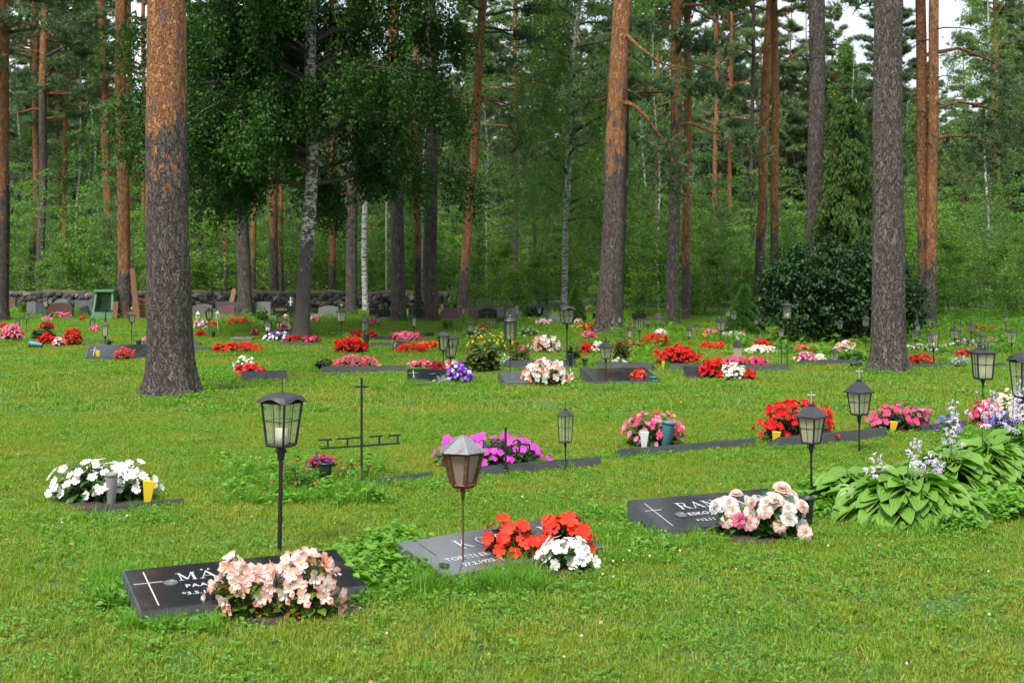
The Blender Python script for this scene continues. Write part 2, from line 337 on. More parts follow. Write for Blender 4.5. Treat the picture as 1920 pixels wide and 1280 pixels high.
# ---------------------------------------------------------------- tree pieces
def trunk_mb(b, base, top, H, r0, r8, z8, flare=.3, mat_=0, orange_z=None, n=16, wob=.04, seed=0, step=.35, birch=False):
    """path leans from base through the point top=(x,y,z) on up to height H; r8 = radius at height z8"""
    rs=np.random.default_rng(seed); K=max(8,int(H/step)); z=np.concatenate([[-.15,0,.06,.14,.25,.4,.6],np.linspace(.85,H,K)])
    t=z/top[2]; x=(top[0])*t; y=top[1]*t
    ph=rs.random(4)*6.3
    x=x+wob*np.sin(z*.45+ph[0])*np.clip(z/4,0,1)+wob*.5*np.sin(z*1.1+ph[1])*np.clip(z/4,0,1); y=y+wob*np.sin(z*.5+ph[2])*np.clip(z/4,0,1)
    x-=x[1]; y-=y[1]
    r=r0+(r8-r0)*np.clip(z,0,None)/z8; r=np.where(z>z8, r8*(1-(z-z8)/max(H-z8,.1)*.85), r)
    r=r*(1+flare*np.exp(-np.clip(z,0,9)/.22))
    att=np.zeros_like(z)
    if birch: att=np.clip(1.15-z/2.6,0,1)
    elif orange_z is not None: att=np.clip(.5+(z-orange_z)*.32,-.6,1.6)
    P=np.stack([x,y,z],1)
    n0=b.n; b.tube(P, r, n, mat_, True, att)
    # root swellings and irregular girth
    V=b.V[-1]; th=np.arange(n)*2*math.pi/n; C=np.repeat(P,n,0); d=V-C; zz=np.repeat(z,n); th=np.tile(th,len(z))
    k=1+.03*np.sin(th*3+zz*.7+ph[0])+.02*np.sin(th*5-zz*1.9+ph[1])+np.exp(-np.clip(zz,0,9)/.16)*.22*np.sin(th*5+ph[3])
    b.V[-1]=C+d*k[:,None]
    return P,r
def limb_curve(p0, az, ln, rise, sag, k=7, rs=None):
    t=np.linspace(0,1,k); d=np.array([math.cos(az),math.sin(az),0]); side=np.array([-d[1],d[0],0])
    w_=(rs.normal(0,.06)*ln if rs is not None else 0)
    P=np.array(p0)+d*(t*ln)[:,None]+np.array([0,0,1.])*((rise*t-sag*t*t)*ln)[:,None]+side*(w_*np.sin(t*3.1))[:,None]
    if rs is not None: P[1:-1]+=rs.normal(0,.03*ln,(k-2,3))*.6
    return P
def pine_crown(seed, z0, z1, rmax, nb=40, tufts=45, size=.19, sz_var=.3, axis=None, low=.5, dead=6):
    """limbs (bark) and needle tufts of a scots pine between heights z0 and z1"""
    rs=np.random.default_rng(seed); L=MB(); C=MB(); P_all=[]
    zs=np.sort(rs.uniform(z0,z1,nb)); 
    for i,z in enumerate(zs):
        u=(z-z0)/(z1-z0); prof=(low+(1-low)*math.sin(min(1,u*2.2+.15)*1.57))*(1-u**2.2*.85)
        ln=rmax*prof*rs.uniform(.6,1.1); az=rs.uniform(0,6.283)
        p0=(0,0,z) if axis is None else axis(z)
        c=limb_curve(p0,az,ln,rs.uniform(.0,.45)+u*.4,rs.uniform(.1,.5)*(1-u),7,rs)
        L.tube(c,np.linspace(.035+.012*ln,.01,7),5,0,False,att=np.full(7,1.2 if rs.random()<.6 else 0.))
        for s_ in range(3):
            k=rs.integers(3,6); c2=limb_curve(c[k],az+rs.choice([-1,1])*rs.uniform(.4,1.1),ln*rs.uniform(.25,.45),rs.uniform(-.1,.4),.1,4,rs)
            L.tube(c2,np.linspace(.018,.006,4),4,0,False)
            m=max(3,int(tufts*.2)); tt=rs.uniform(.25,1.05,m); 
            P=np.array([c2[min(2,int(x*3))]*(1-(x*3-min(2,int(x*3))))+c2[min(3,int(x*3)+1)]*(x*3-min(2,int(x*3))) for x in tt])
            P+=rs.normal(0,1,(m,3))*np.array([.16,.16,.07])*min(1.5,ln*.5); P_all.append(P)
        m=int(tufts*.5); tt=rs.uniform(.5,1.0,m)*6; k=np.minimum(5,tt.astype(int)); P=c[k]*(1-(tt-k))[:,None]+c[k+1]*(tt-k)[:,None]
        P+=rs.normal(0,1,(m,3))*np.array([.22,.22,.09])*min(1.4,ln*.5); P_all.append(P)
    for _ in range(dead):
        z=rs.uniform(z0-min(4,max(z0-2.5,0)) if z0>0 else -3,z0); p0=(0,0,z) if axis is None else axis(z)
        c=limb_curve(p0,rs.uniform(0,6.28),rs.uniform(.3,1.3),rs.uniform(-.2,.3),.3,5,rs); L.tube(c,np.linspace(.022,.006,5),4,0,False)
    P=np.concatenate(P_all); n=len(P)
    C.scatter(NEEDLE,P,rots(rs.uniform(0,6.28,n),rs.normal(0,.7,n),rs.normal(0,.5,n)),size*rs.uniform(1-sz_var,1+sz_var,n),rnd=rs.random(n))
    return L,C
def strands(C, rs, P0, ln, per, lsize, tpl=QLEAF, spread=.06, mat_=0, L=None):
    """hanging twigs with leaves along them"""
    N_=len(P0); t=rs.uniform(0,1,(N_,per)); dr=rs.normal(0,.22,(N_,1,2))
    P=np.repeat(P0[:,None],per,1).astype(float); l=ln*rs.uniform(.5,1.2,(N_,1))
    P[:,:,2]-=t*l; P[:,:,:2]+=dr*(t*l)[:,:,None]; P+=rs.normal(0,spread,P.shape); P=P.reshape(-1,3); n=len(P)
    C.scatter(tpl,P,rots(rs.uniform(0,6.28,n),rs.normal(-.6,.6,n),rs.normal(0,.6,n)),lsize*rs.uniform(.7,1.3,n),mat_,np.repeat(rs.random(N_),per)*.6+rs.random(n)*.4)
def birch_crown(seed, z0, z1, rmax, nb=26, nstr=16, per=30, lsize=.06, ln=.9, axis=None, rfun=None):
    rs=np.random.default_rng(seed); L=MB(); C=MB(); P0=[]
    for i in range(nb):
        u=(i+rs.random())/nb; z=z0+(z1-z0)*u; az=rs.uniform(0,6.283); R=rmax*(rfun(u) if rfun else (.75+.25*math.sin(u*3.1))*(1-u**3*.8))*rs.uniform(.55,1.05)
        p0=(0,0,z) if axis is None else axis(z)
        c=limb_curve(p0,az,R,rs.uniform(.3,.7),rs.uniform(.3,.7),7,rs); L.tube(c,np.linspace(.02+.014*R,.006,7),5,0,False,att=np.full(7,.9))
        for s_ in range(3):
            k=rs.integers(2,6); c2=limb_curve(c[k],az+rs.choice([-1,1])*rs.uniform(.4,1.),R*rs.uniform(.25,.5),.3,.4,4,rs); L.tube(c2,np.linspace(.014,.005,4),4,0,False,att=np.full(4,.9))
            m=nstr//4; P0.append(c2[rs.integers(1,4,m)]+rs.normal(0,.14,(m,3)))
        m=max(2,nstr//4); tt=rs.integers(2,7,m); P0.append(c[tt]+rs.normal(0,.18,(m,3)))
    P0=np.concatenate(P0); strands(C,rs,P0,ln,per,lsize)
    return L,C
def sapling(seed, H, leaves=900, lsize=.06, rad=.9, stemr=.02):
    rs=np.random.default_rng(seed); L=MB(); C=MB(); nst=rs.integers(1,4); P=[]
    for s_ in range(nst):
        lean=rs.normal(0,.12,2); hh=H*rs.uniform(.7,1); z=np.linspace(0,hh,8); x=lean[0]*z+.05*np.sin(z*2+s_); y=lean[1]*z
        c=np.stack([x,y,z],1); L.tube(c,np.linspace(stemr,.005,8),5,0,False,att=np.full(8,.6))
        nb=int(9+H*3)
        for i in range(nb):
            u=rs.uniform(.12,1); p0=c[min(7,int(u*7.99))]; ln=rad*(1-u*.65)*rs.uniform(.4,1.1)
            c2=limb_curve(p0,rs.uniform(0,6.28),ln,rs.uniform(.1,.6),.3,5,rs); L.tube(c2,np.linspace(.008,.003,5),3,0,False)
            m=max(4,leaves//(nb*nst)); k=rs.integers(1,5,m); P.append(c2[k]+rs.normal(0,.09,(m,3))*(1,1,.6))
    P=np.concatenate(P); n=len(P)
    C.scatter(QLEAF,P,rots(rs.uniform(0,6.28,n),rs.normal(-.2,.5,n),rs.normal(0,.5,n)),lsize*rs.uniform(.6,1.3,n),rnd=rs.random(n))
    return L,C

NEED=leafmat('pine_needles',(.05,.10,.04),(.13,.20,.085),.25,.6,.25)  # greens lightened to stand in for haze over the wood
NEED2=leafmat('pine_needles_light',(.09,.155,.06),(.21,.30,.12),.38,.6,.25)  # paler needle green, distance haze put into the colour
BLEAF=leafmat('birch_leaves',(.018,.06,.009),(.05,.13,.02),.32,.5,.3)
BLEAF2=leafmat('birch_leaves_light',(.085,.19,.04),(.20,.34,.09),.42,.5,.3)
SLEAF=leafmat('sapling_leaves',(.055,.15,.02),(.22,.40,.06),.42,.5,.3)
DLEAF=leafmat('lilac_leaves',(.008,.032,.008),(.035,.095,.022),.22,.45,.3)
JUN=leafmat('juniper_sprays',(.035,.08,.015),(.10,.175,.035),.3,.6,.2)
CONE=leafmat('dwarf_spruce_needles',(.03,.10,.015),(.08,.19,.035),.25,.6,.2)
TWIG=mat('twig_bark',(.07,.05,.04),.9)
SAPB=mat('sapling_bark',(.13,.13,.10),.8)

# shared crowns: (limbs mesh, needle mesh)
def crown_meshes(LC, nm, lm, cm):
    L,C=LC; return L, C.mesh(nm+'_crown',cm)
CR={'high1':crown_meshes(pine_crown(1,0,9,2.6,34,46,.2),'pine',BARK,NEED),
    'high2':crown_meshes(pine_crown(2,0,9,2.3,34,46,.2),'pine',BARK,NEED2),
    'mid1':crown_meshes(pine_crown(3,0,13,2.9,56,60,.2,low=.55),'pine',BARK,NEED),
    'mid2':crown_meshes(pine_crown(4,0,13,2.5,52,60,.2,low=.6),'pine',BARK,NEED2),
    'thin':crown_meshes(pine_crown(5,0,11,1.7,34,40,.18),'pine',BARK,NEED2)}
def pine(xb,yb,xt,wpx,oy,label,crown='high1',cz=10.,H=19.,taper=.78,group='tall pines standing round the lawn',wt=None,kind='pine_tree',cseed=0, n=14, wob=.03, flare=.28):
    x,D=G(xb,yb); z8=ztop(0,D); tx=(xt-960)/F*D-x
    r0=wpx/2*D/F; r8=(wt/2*D/F if wt else r0*taper)
    t=empty(kind,x,D,0,0,label,'pine tree',group)
    b=MB(); oz=None if oy is None else ztop(oy,D)
    H=max(H,z8+6)
    P,r=trunk_mb(b,None,(tx,0,z8),H,r0,r8,z8,flare,0,oz,n,wob,int(xb*7+yb),.3)
    px=np.interp(cz,P[:,2],P[:,0]); py=np.interp(cz,P[:,2],P[:,1]); slope=tx/z8
    LM,cm=CR[crown]; sc=(H-cz+.4)/{'h':9,'m':13,'t':11}[crown[0]]; rz=random.uniform(0,6.28)
    RM=np.array(Matrix.Rotation(math.atan(slope),3,'Y')@Matrix.Rotation(rz,3,'Z')); off=b.n
    for v,a_,o_ in zip(LM.V,LM.A,LM.O): b.V.append((v*(1,1,sc))@RM.T+(px,py,cz)); b.A.append(a_); b.O.append(o_)
    for f,m_ in LM.F: b.F.append((f+off,m_))
    b.n+=LM.n
    b.build('trunk',BARK,t,True)
    o=ob('crown',cm,t,(px,py,cz),Matrix(RM.tolist()).to_euler(),(1,1,sc))
    EXCL.append((x,D,r0*1.15,r0*1.15,0)); return t
# traced trunks: xb, yb, x at the top of the photo, width px, y where the bark turns orange, label, crown, crown height
PINES=[
 (0,602,2,32,370,'thick pine cut by the left edge of the view, orange bark up high','mid1',6.0,18,1),
 (320,742,313,85,262,'massive pine nearest on the left, flaking orange bark above grey fissured bark','high2',11,18,.83),
 (74,556,85,16,190,'pine pair left of the stone wall, grey trunk of the two','mid1',7,17,.8),
 (69,552,66,12,460,'slim orange pine just behind the grey pine far on the left','mid2',8,17,.8),
 (121,552,123,9,540,'thin orange pine left of the green box','mid2',5.5,15,.8),
 (205,556,191,17,420,'straight pine behind the green box, orange above and grey below','thin',9,20,.8),
 (234,597,227,24,520,'reddish pine with brown boards leaning on its foot','high1',8.5,18,.85),
 (246,548,243,11,420,'slim pine hidden partly behind the reddish pine','thin',8,17,.8),
 (268,556,270,9,400,'thin orange pine between the reddish pine and the massive one','mid2',6.5,15,.8),
 (377,560,374,11,200,'slim grey pine right of the massive left pine','thin',8,16,.8),
 (423,566,424,9,510,'slim orange pine between two grey trunks behind the red headstone','thin',7,16,.8),
 (461,594,437,26,80,'grey pine left of the dark birch, leaning slightly left','high1',8,18,.8),
 (474,570,480,10,460,'slim pale orange pine half behind a grey trunk, left of the birch','thin',7,16,.8),
 (513,574,516,17,420,'pine close on the left of the birch trunk, orange above','high2',8,17,.8),
 (528,572,530,8,480,'thin orange pine right beside the dark birch trunk','thin',7,16,.8),
 (622,572,624,13,490,'slim orange pine first right of the dark birch','thin',8,16,.8),
 (658,592,663,21,30,'grey pine between the dark birch and the white birch','mid1',9,17,.8),
 (748,602,738,27,220,'stout grey pine right of the slim white birch, orange high up','high1',9,18,.75),
 (784,600,782,14,440,'slimmer pine between two stout grey pines','high2',8,16,.8),
 (808,603,806,25,None,'stout dark grey pine right of the slimmer pine','high1',9,18,.85),
 (865,592,908,17,500,'leaning reddish pine, tilted right, in the middle of the view','mid1',6.6,16,.9),
 (967,566,966,8,260,'thin dark pine left of the weeping birch','mid2',5.5,14,.8),
 (1140,624,1168,46,265,'big pine right of centre leaning right, orange streak on its upper bark','high2',7.6,19,.72),
 (1157,604,1174,22,None,'grey pine hidden close behind the big leaning pine','high1',8,18,.8),
 (1260,610,1268,25,250,'grey pine with low dark boughs right of the big leaning pine','mid1',4.2,17,.8),
 (1287,600,1288,16,470,'orange topped pine beside the pine with low boughs','high2',7.5,17,.8),
 (1339,558,1343,9,540,'thin bright orange pine behind the small cone spruce','thin',6,15,.8),
 (1368,540,1371,8,440,'thin dark pine deep in the wood','mid2',6,15,.8),
 (1421,588,1445,19,430,'curved orange pine left of the dark lilac bush','mid2',8,17,.85),
 (1451,592,1452,16,390,'straight orange pine right behind the curved one','high2',7.5,17,.85),
 (1524,628,1531,31,None,'grey pine rising behind the dark lilac bush','high1',9,19,.95),
 (1664,697,1667,62,None,'massive grey pine nearest on the right with lichen on its bark','high1',11,18,.82),
 (1735,616,1722,22,470,'left trunk of the pine pair right of the massive grey pine','high2',6.8,18,.85),
 (1744,617,1754,20,480,'right trunk of the pine pair right of the massive grey pine','mid2',7.2,18,.9),
 (1873,545,1866,13,420,'reddish pine deep in the leaves near the right edge','mid2',6,16,.8),
 (1410,560,1412,8,None,'dark thin pine behind the curved orange pine','thin',6.5,15,.8),
 (1229,548,1232,7,460,'distant thin pine left of the pine with low boughs','mid2',6,15,.8),
 (1003,552,1001,7,None,'distant thin dark pine right of the thin dark one','thin',6,14,.8),
]
for p in PINES:
    big=p[3]>40
    pine(p[0],p[1],p[2],p[3],p[4],p[5],p[6],p[7],p[8],p[9],n=40 if big else 14,wob=.03,flare=.42 if big else .25)
# single sweeping boughs seen on three pines
def bough(label_parent, pts, r, seed, tufts, size=.17):
    b=MB(); P=np.array(pts,float); 
    t=np.linspace(0,len(P)-1,14); P=np.stack([np.interp(t,range(len(P)),P[:,i]) for i in range(3)],1)
    b.tube(P,np.linspace(r,.012,14),7,0,True,att=np.full(14,1.3)); rs=np.random.default_rng(seed); b.build('bough',BARK,label_parent,True)
    if tufts:
        c=MB(); k=rs.integers(8,14,tufts); Q=P[k]+rs.normal(0,1,(tufts,3))*(.32,.32,.3)+np.array([0,0,-.25]); c.scatter(NEEDLE,Q,rots(rs.uniform(0,6.28,tufts),rs.normal(.6,.8,tufts),0),size,rnd=rs.random(tufts)); c.build('needles',NEED,label_parent)
def find(label): return [o for o in COL.objects if o.get('label','').startswith(label)][0]
t_=find('big pine right of centre'); x,D=G(1140,624)
W_=lambda px,py,dd: ((px-960)/F*(D+dd)-x, dd, ztop(py,D+dd))
bough(t_,[W_(1160,193,0),W_(1185,195,-.2),W_(1215,222,-.3),W_(1232,250,-.3),W_(1252,268,-.2),W_(1262,330,0)],.06,1,160)
bough(t_,[W_(1168,60,0),W_(1200,90,-.5),W_(1240,120,-.6),W_(1300,130,-.6)],.045,2,90)
t_=find('leaning reddish pine'); x,D=G(865,592)
bough(t_,[W_(898,188,0),W_(925,187,0),W_(965,200,0),W_(985,225,0)],.05,3,70)
bough(t_,[W_(900,180,0),W_(940,200,.3),W_(955,240,.4),W_(975,265,.4)],.035,4,80)
t_=find('right trunk of the pine pair'); x,D=G(1744,617)
bough(t_,[W_(1750,260,0),W_(1785,254,0),W_(1830,258,0),W_(1880,280,0)],.05,5,220)
bough(t_,[W_(1750,100,0),W_(1800,90,0),W_(1860,115,0),W_(1910,150,0)],.05,6,150)
bough(t_,[W_(1750,205,0),W_(1800,190,0),W_(1860,205,.3),W_(1920,240,.4)],.04,7,200)

# ---------------------------------------------------------------- birches
def birch(xb,yb,xt,wpx,label,crown,taper=.7,H=17,group='birches among the pines',dark=False):
    x,D=G(xb,yb); z8=ztop(0,D); tx=(xt-960)/F*D-x; r0=wpx/2*D/F
    t=empty('birch_tree',x,D,0,0,label,'birch tree',group); b=MB()
    P,r=trunk_mb(b,None,(tx,0,z8),H,r0,r0*taper,z8,.35 if dark else .2,0,None,16,.1,int(xb),.3,birch=True)
    if not dark: b.O=[o*.35 for o in b.O]
    else: b.O=[np.clip(.26+o*.62,.47,.88) for o in b.O]
    ax=lambda z:(float(np.interp(z,P[:,2],P[:,0])),float(np.interp(z,P[:,2],P[:,1])),z)
    L,C=crown(ax); off=b.n
    b.V+=L.V; b.A+=L.A; b.O+=L.O; b.F+=[(f+off,m_) for f,m_ in L.F]; b.n+=L.n; b.build('trunk',BIRCH,t,True)
    return t,C
t_,C=birch(566,632,583,28,'large dark birch with black fissured foot and a wide drooping dark green crown',
   lambda ax: birch_crown(11,2.9,13,3.7,110,70,40,.076,.8,ax,lambda u:.92-.3*u**2),.72,15,dark=True)
C.build('crown',BLEAF,t_)
t_,C=birch(1057,578,1082,12,'white birch with weeping twigs right of the centre',lambda ax: birch_crown(12,2.6,15,3.1,60,32,34,.08,1.6,ax,lambda u:.95-.5*u**2),.75,16)
C.build('crown',BLEAF2,t_)
t_,C=birch(685,582,690,11,'slim white birch behind the edge of the dark crown',lambda ax: birch_crown(13,5,15,2.2,30,24,30,.07,1.2,ax),.75,15); C.build('crown',BLEAF2,t_)
for i,(a,bb,c,wd,lb) in enumerate([(1203,560,1205,4,'very thin pale birch stem left of the grey pine with low boughs'),(1234,560,1226,5,'thin white birch stem just left of the grey pine with low boughs'),(723,572,726,4,'very thin white birch stem right of the slim white birch'),(790,566,800,4,'thin pale birch stem between the stout pines'),(912,560,905,4,'thin pale birch stem right of the leaning reddish pine'),(1036,556,1030,5,'pale birch stem just left of the weeping birch'),(1855,560,1850,5,'thin grey birch stem near the right edge'),(145,552,150,4,'thin white birch stem left of the green box')]):
    t_,C=birch(a,bb,c,wd,lb,lambda ax: birch_crown(20+i,3.5,13,1.7,24,18,26,.08,1.1,ax),.6,14); C.build('crown',BLEAF2,t_)

# ---------------------------------------------------------------- shrubs
def blob_shrub(nm,x,D,blobs,n,lsize,tpl,m,label,cat,group=None,seed=0,droop=0.2,stems=8):
    rs=np.random.default_rng(seed); t=empty(nm,x,D,0,0,label,cat,group); C=MB(); Ls=MB()
    for bx,by,bz,rx,ry,rz_,fr in blobs:
        k=int(n*fr); d=rs.normal(0,1,(k,3)); d/=np.linalg.norm(d,axis=1)[:,None]; r=rs.uniform(.55,1.05,k)**.6
        clump=1+.26*np.sin(d[:,0]*7+bx*3)*np.sin(d[:,2]*8+bz)+.14*np.sin(d[:,1]*11)+.1*np.sin(d[:,0]*17+by)
        P=d*(r*clump)[:,None]*np.array([rx,ry,rz_])+np.array([bx,by,bz]); P=P[P[:,2]>.03]; d=d[:len(P)]; k=len(P)
        yaw=np.arctan2(P[:,1]-by,P[:,0]-bx)-1.57+rs.normal(0,.6,k)
        C.scatter(tpl,P,rots(yaw,rs.normal(-droop,.45,k),rs.normal(0,.5,k)),lsize*rs.uniform(.6,1.25,k),rnd=rs.random(k))
        for _ in range(max(1,stems//len(blobs))):
            e=np.array([bx,by,bz])+rs.normal(0,.35,3)*np.array([rx,ry,rz_]); Ls.tube([(bx*.25+rs.normal(0,.1),by*.25,0),(bx*.6,by*.6,bz*.5),e],[.03,.02,.008],5)
    for _ in range(90):
        bx,by,bz,rx,ry,rz_,fr=blobs[rs.integers(len(blobs))]; d=rs.normal(0,1,3); d[2]=abs(d[2])*1.1; d/=np.linalg.norm(d); a0=np.array([bx,by,bz])+d*np.array([rx,ry,rz_])*.7; a1=a0+(d*.6+np.array([0,0,.5]))*rs.uniform(.25,.5); Ls.tube([a0,(a0+a1)/2,a1],[.006,.005,.003],4,0,False)
        k=22; tt=rs.random(k)[:,None]; P=a0+(a1-a0)*tt+rs.normal(0,.035,(k,3)); C.scatter(tpl,P,rots(rs.uniform(0,6.28,k),rs.normal(-.1,.4,k),rs.normal(0,.4,k)),lsize*rs.uniform(.6,1.1,k),rnd=rs.random(k))
    Ls.build('stems',TWIG,t); C.build('foliage',m,t); EXCL.append((x,D,blobs[0][3]*.7,blobs[0][4]*.7,0)); return t
x,D=G(1580,648)
sc=D/F
blob_shrub('lilac_bush',x+.12,D+1,[(0,0,.8,1.1,1.0,.8,.14),(-.95,-.2,1.15,.42,.5,.38,.08),(1.0,.1,1.0,.5,.6,.6,.12),(-.35,.1,1.5,.5,.5,.36,.09),(.3,-.1,1.45,.52,.5,.38,.1),(-.75,-.3,.6,.55,.6,.45,.09),(.2,-.5,.7,.6,.5,.42,.1),(-.2,-.55,1.1,.5,.4,.3,.09),(.65,-.45,1.1,.42,.4,.32,.07),(-1.15,0,.8,.3,.4,.4,.05),(1.3,-.1,.7,.35,.4,.45,.07)],17000,.085,LEAF,DLEAF,'huge dark lilac bush of broad leaves left of the massive right pine','bush',None,3,.35,20)
def weeping_juniper():
    rs=np.random.default_rng(5); x,D=G(1590,628); D-=.8; x=(1590-960)/F*D; t=empty('juniper_tree',x,D,0,0,'tall olive green juniper with hanging sprays above the dark bush','juniper'); C=MB(); b=MB()
    D2=D; zt=ztop(165,D2); b.tube([(0,0,0),(.03,0,zt*.6),(0,0,zt*.97)],[.09,.05,.01],7); b.build('trunk',BARK,t,True)
    PP=[];YY=[];PT=[]
    for k in range(230):
        u=rs.random()**1.1; z0_=zt*(.10+.88*u); az=rs.uniform(0,6.283); L0=(.12+1.0*(1-u)**.7)*.78*rs.uniform(.45,1.2); m=int(50+110*(1-u)); t_=rs.random(m)**.6
        r=L0*t_; zz=z0_+.35*L0*t_-.75*L0*t_**2.2-rs.random(m)**2*.28*t_; PP.append(np.stack([r*math.cos(az)+rs.normal(0,.05,m),r*math.sin(az)+rs.normal(0,.05,m),zz],1)); YY.append(np.full(m,az)); PT.append(-.5-.8*t_)
    P=np.concatenate(PP); az=np.concatenate(YY); pt=np.concatenate(PT); ok=P[:,2]>.1; P=P[ok]; az=az[ok]; pt=pt[ok]; n=len(P)
    spray=(np.array([[0,0,0],[-.07,.5,0],[0,1,-.1],[.07,.5,0],[.26,.75,-.25],[-.24,.6,-.2]],float),np.array([[0,3,2,1],[0,3,4,3],[0,5,1,1]]))
    spray=(spray[0],np.array([[0,3,2],[0,2,1],[0,3,4],[0,5,1]]))
    C.scatter(spray,P,rots(az-1.57+rs.normal(0,.5,n),pt+rs.normal(0,.3,n),rs.normal(0,.6,n)),rs.uniform(.08,.2,n),rnd=rs.random(n)); C.build('crown',JUN,t)
weeping_juniper()
def cone_tree(xb,yb,ytop,wpx,label,n=10000,seed=1):
    rs=np.random.default_rng(seed); x,D=G(xb,yb); h=ztop(ytop,D); R=wpx/2*D/F; t=empty('dwarf_spruce',x,D,0,0,label,'spruce','small cone spruces'); C=MB(); b=MB()
    b.tube([(0,0,0),(0,0,h*.9)],[.04,.01],6); b.build('trunk',TWIG,t)
    u=1-np.sqrt(rs.uniform(0,1,n)); az=rs.uniform(0,6.28,n); r=R*(1-u)**.85*(.85+.18*np.sin(az*6+u*24)+rs.normal(0,.05,n)); P=np.stack([r*np.cos(az),r*np.sin(az),.04+u*h*.98],1)
    C.scatter(NEEDLE,P,rots(az-1.57,rs.normal(-1.0,.3,n),0),rs.uniform(.07,.13,n),rnd=rs.random(n)); C.build('crown',CONE,t); EXCL.append((x,D,R*.8,R*.8,0))
cone_tree(1396,628,540,64,'neat dark cone spruce left of the lilac bush')
cone_tree(1079,606,541,30,'small cone spruce beside the foot of the white birch',2500,2)
LC_=[sapling(30+i,h,1500,.07,r) for i,(h,r) in enumerate([(2.2,.8),(3.2,1.0),(4.5,1.2),(1.4,.7)])]
SAPM=[(L.mesh('sapling_stems',SAPB),C.mesh('sapling_leaves',SLEAF)) for L,C in LC_]
for i,(px,py,k,sc_) in enumerate([(180,570,1,1),(40,572,2,.9),(110,566,2,1),(330,566,1,1),(285,574,0,.8),(400,563,2,1),(600,566,1,1),(700,572,1,.9),(890,575,1,1.1),(930,578,0,1),(1010,578,2,.9),(985,580,0,.8),(1110,584,1,.9),(1195,588,1,1),(1205,594,3,1),(1320,590,1,.9),(1350,590,0,1),(1300,592,3,1),(1480,580,1,1),(1780,588,1,.9),(1805,592,0,1.1),(1840,588,2,.8),(1870,594,0,1),(1905,590,1,.9),(1770,600,3,1),(1890,600,3,1),(1125,592,3,1),(960,584,3,1),(870,580,3,.9)]):
    x,D=G(px,py); t=empty('sapling',x,D,0,random.uniform(0,6),'leafy green sapling at the edge of the wood','sapling','saplings along the wood edge'); t.scale=(sc_,)*3
    for nm,me in zip(('stems','foliage'),SAPM[k]): ob(nm,me,t)

# ---------------------------------------------------------------- instanced stuff (woods, undergrowth, grass)
def joined(name, L, C, mats, extra=None):
    me=L.mesh(name,mats[:1]); me2=C.mesh(name,mats[1:]); 
    b=MB(); 
    for src,mi in ((L,0),(C,1)):
        off=b.n
        for f,_ in src.F: b.F.append((f+off,mi))
        b.V+=src.V; b.A+=src.A; b.O+=src.O; b.n+=src.n
    bpy.data.meshes.remove(me); bpy.data.meshes.remove(me2)
    return b.mesh(name,mats)
def scatter_object(name, protos, P, rot, scl, idx, kind='stuff'):
    col=bpy.data.collections.new(name+'_pieces')
    for i,me in enumerate(protos): col.objects.link(bpy.data.objects.new('piece_%02d_%s'%(i,name),me))
    me=bpy.data.meshes.new(name); me.vertices.add(len(P)); me.vertices.foreach_set('co',np.asarray(P,np.float32).ravel())
    for nm,ty,key,dat in (('rot','FLOAT_VECTOR','vector',rot),('scl','FLOAT','value',scl),('idx','INT','value',idx)):
        a=me.attributes.new(nm,ty,'POINT'); a.data.foreach_set(key,np.asarray(dat,np.int32 if ty=='INT' else np.float32).ravel())
    o=ob(name,me); tag(o,kind=kind)
    g=bpy.data.node_groups.new(name,'GeometryNodeTree'); g.interface.new_socket('Geometry',in_out='INPUT',socket_type='NodeSocketGeometry'); g.interface.new_socket('Geometry',in_out='OUTPUT',socket_type='NodeSocketGeometry')
    gi=g.nodes.new('NodeGroupInput'); go=g.nodes.new('NodeGroupOutput'); ip=g.nodes.new('GeometryNodeInstanceOnPoints'); ci=g.nodes.new('GeometryNodeCollectionInfo')
    ci.inputs['Collection'].default_value=col; ci.inputs['Separate Children'].default_value=True; ci.inputs['Reset Children'].default_value=True
    def at(nm,ty):
        n=g.nodes.new('GeometryNodeInputNamedAttribute'); n.data_type=ty; n.inputs['Name'].default_value=nm; return n.outputs['Attribute']
    g.links.new(gi.outputs[0],ip.inputs['Points']); g.links.new(ci.outputs[0],ip.inputs['Instance']); ip.inputs['Pick Instance'].default_value=True
    g.links.new(at('idx','INT'),ip.inputs['Instance Index'])
    e=g.nodes.new('FunctionNodeEulerToRotation'); g.links.new(at('rot','FLOAT_VECTOR'),e.inputs[0]); g.links.new(e.outputs[0],ip.inputs['Rotation'])
    g.links.new(at('scl','FLOAT'),ip.inputs['Scale']); g.links.new(ip.outputs[0],go.inputs[0])
    mod=o.modifiers.new('scatter','NODES'); mod.node_group=g
    return o
def far_tree(seed,kind):
    b=MB(); H=rng.uniform(17,21)
    if kind=='pine':
        trunk_mb(b,None,(rng.normal(0,.2),0,8),H,.17,.13,8,.2,0,rng.uniform(4,7),8,.05,seed,1.0); L,C=pine_crown(seed,rng.uniform(3.5,6.5),H,2.7,76,56,.25); ms=[BARK,NEED if seed%2 else NEED2]
    elif kind=='birch':
        trunk_mb(b,None,(rng.normal(0,.3),0,8),14,.09,.06,8,.2,0,None,8,.1,seed,1.0,birch=True); L,C=birch_crown(seed,2.5,14,2.1,30,24,22,.12,1.2); ms=[BIRCH,BLEAF2]
    else:
        trunk_mb(b,None,(0,0,8),15,.15,.1,8,.2,0,None,8,.0,seed,1.0); L,C=pine_crown(seed,.8,15,2.2,90,36,.26,low=1.0); ms=[BARK,NEED]
    for s_ in ('V','A','O'): getattr(b,s_).extend(getattr(L,s_))
    for f,m in L.F: b.F.append((f+b.n,m))
    b.n+=L.n
    return joined('far_tree',b,C,ms)
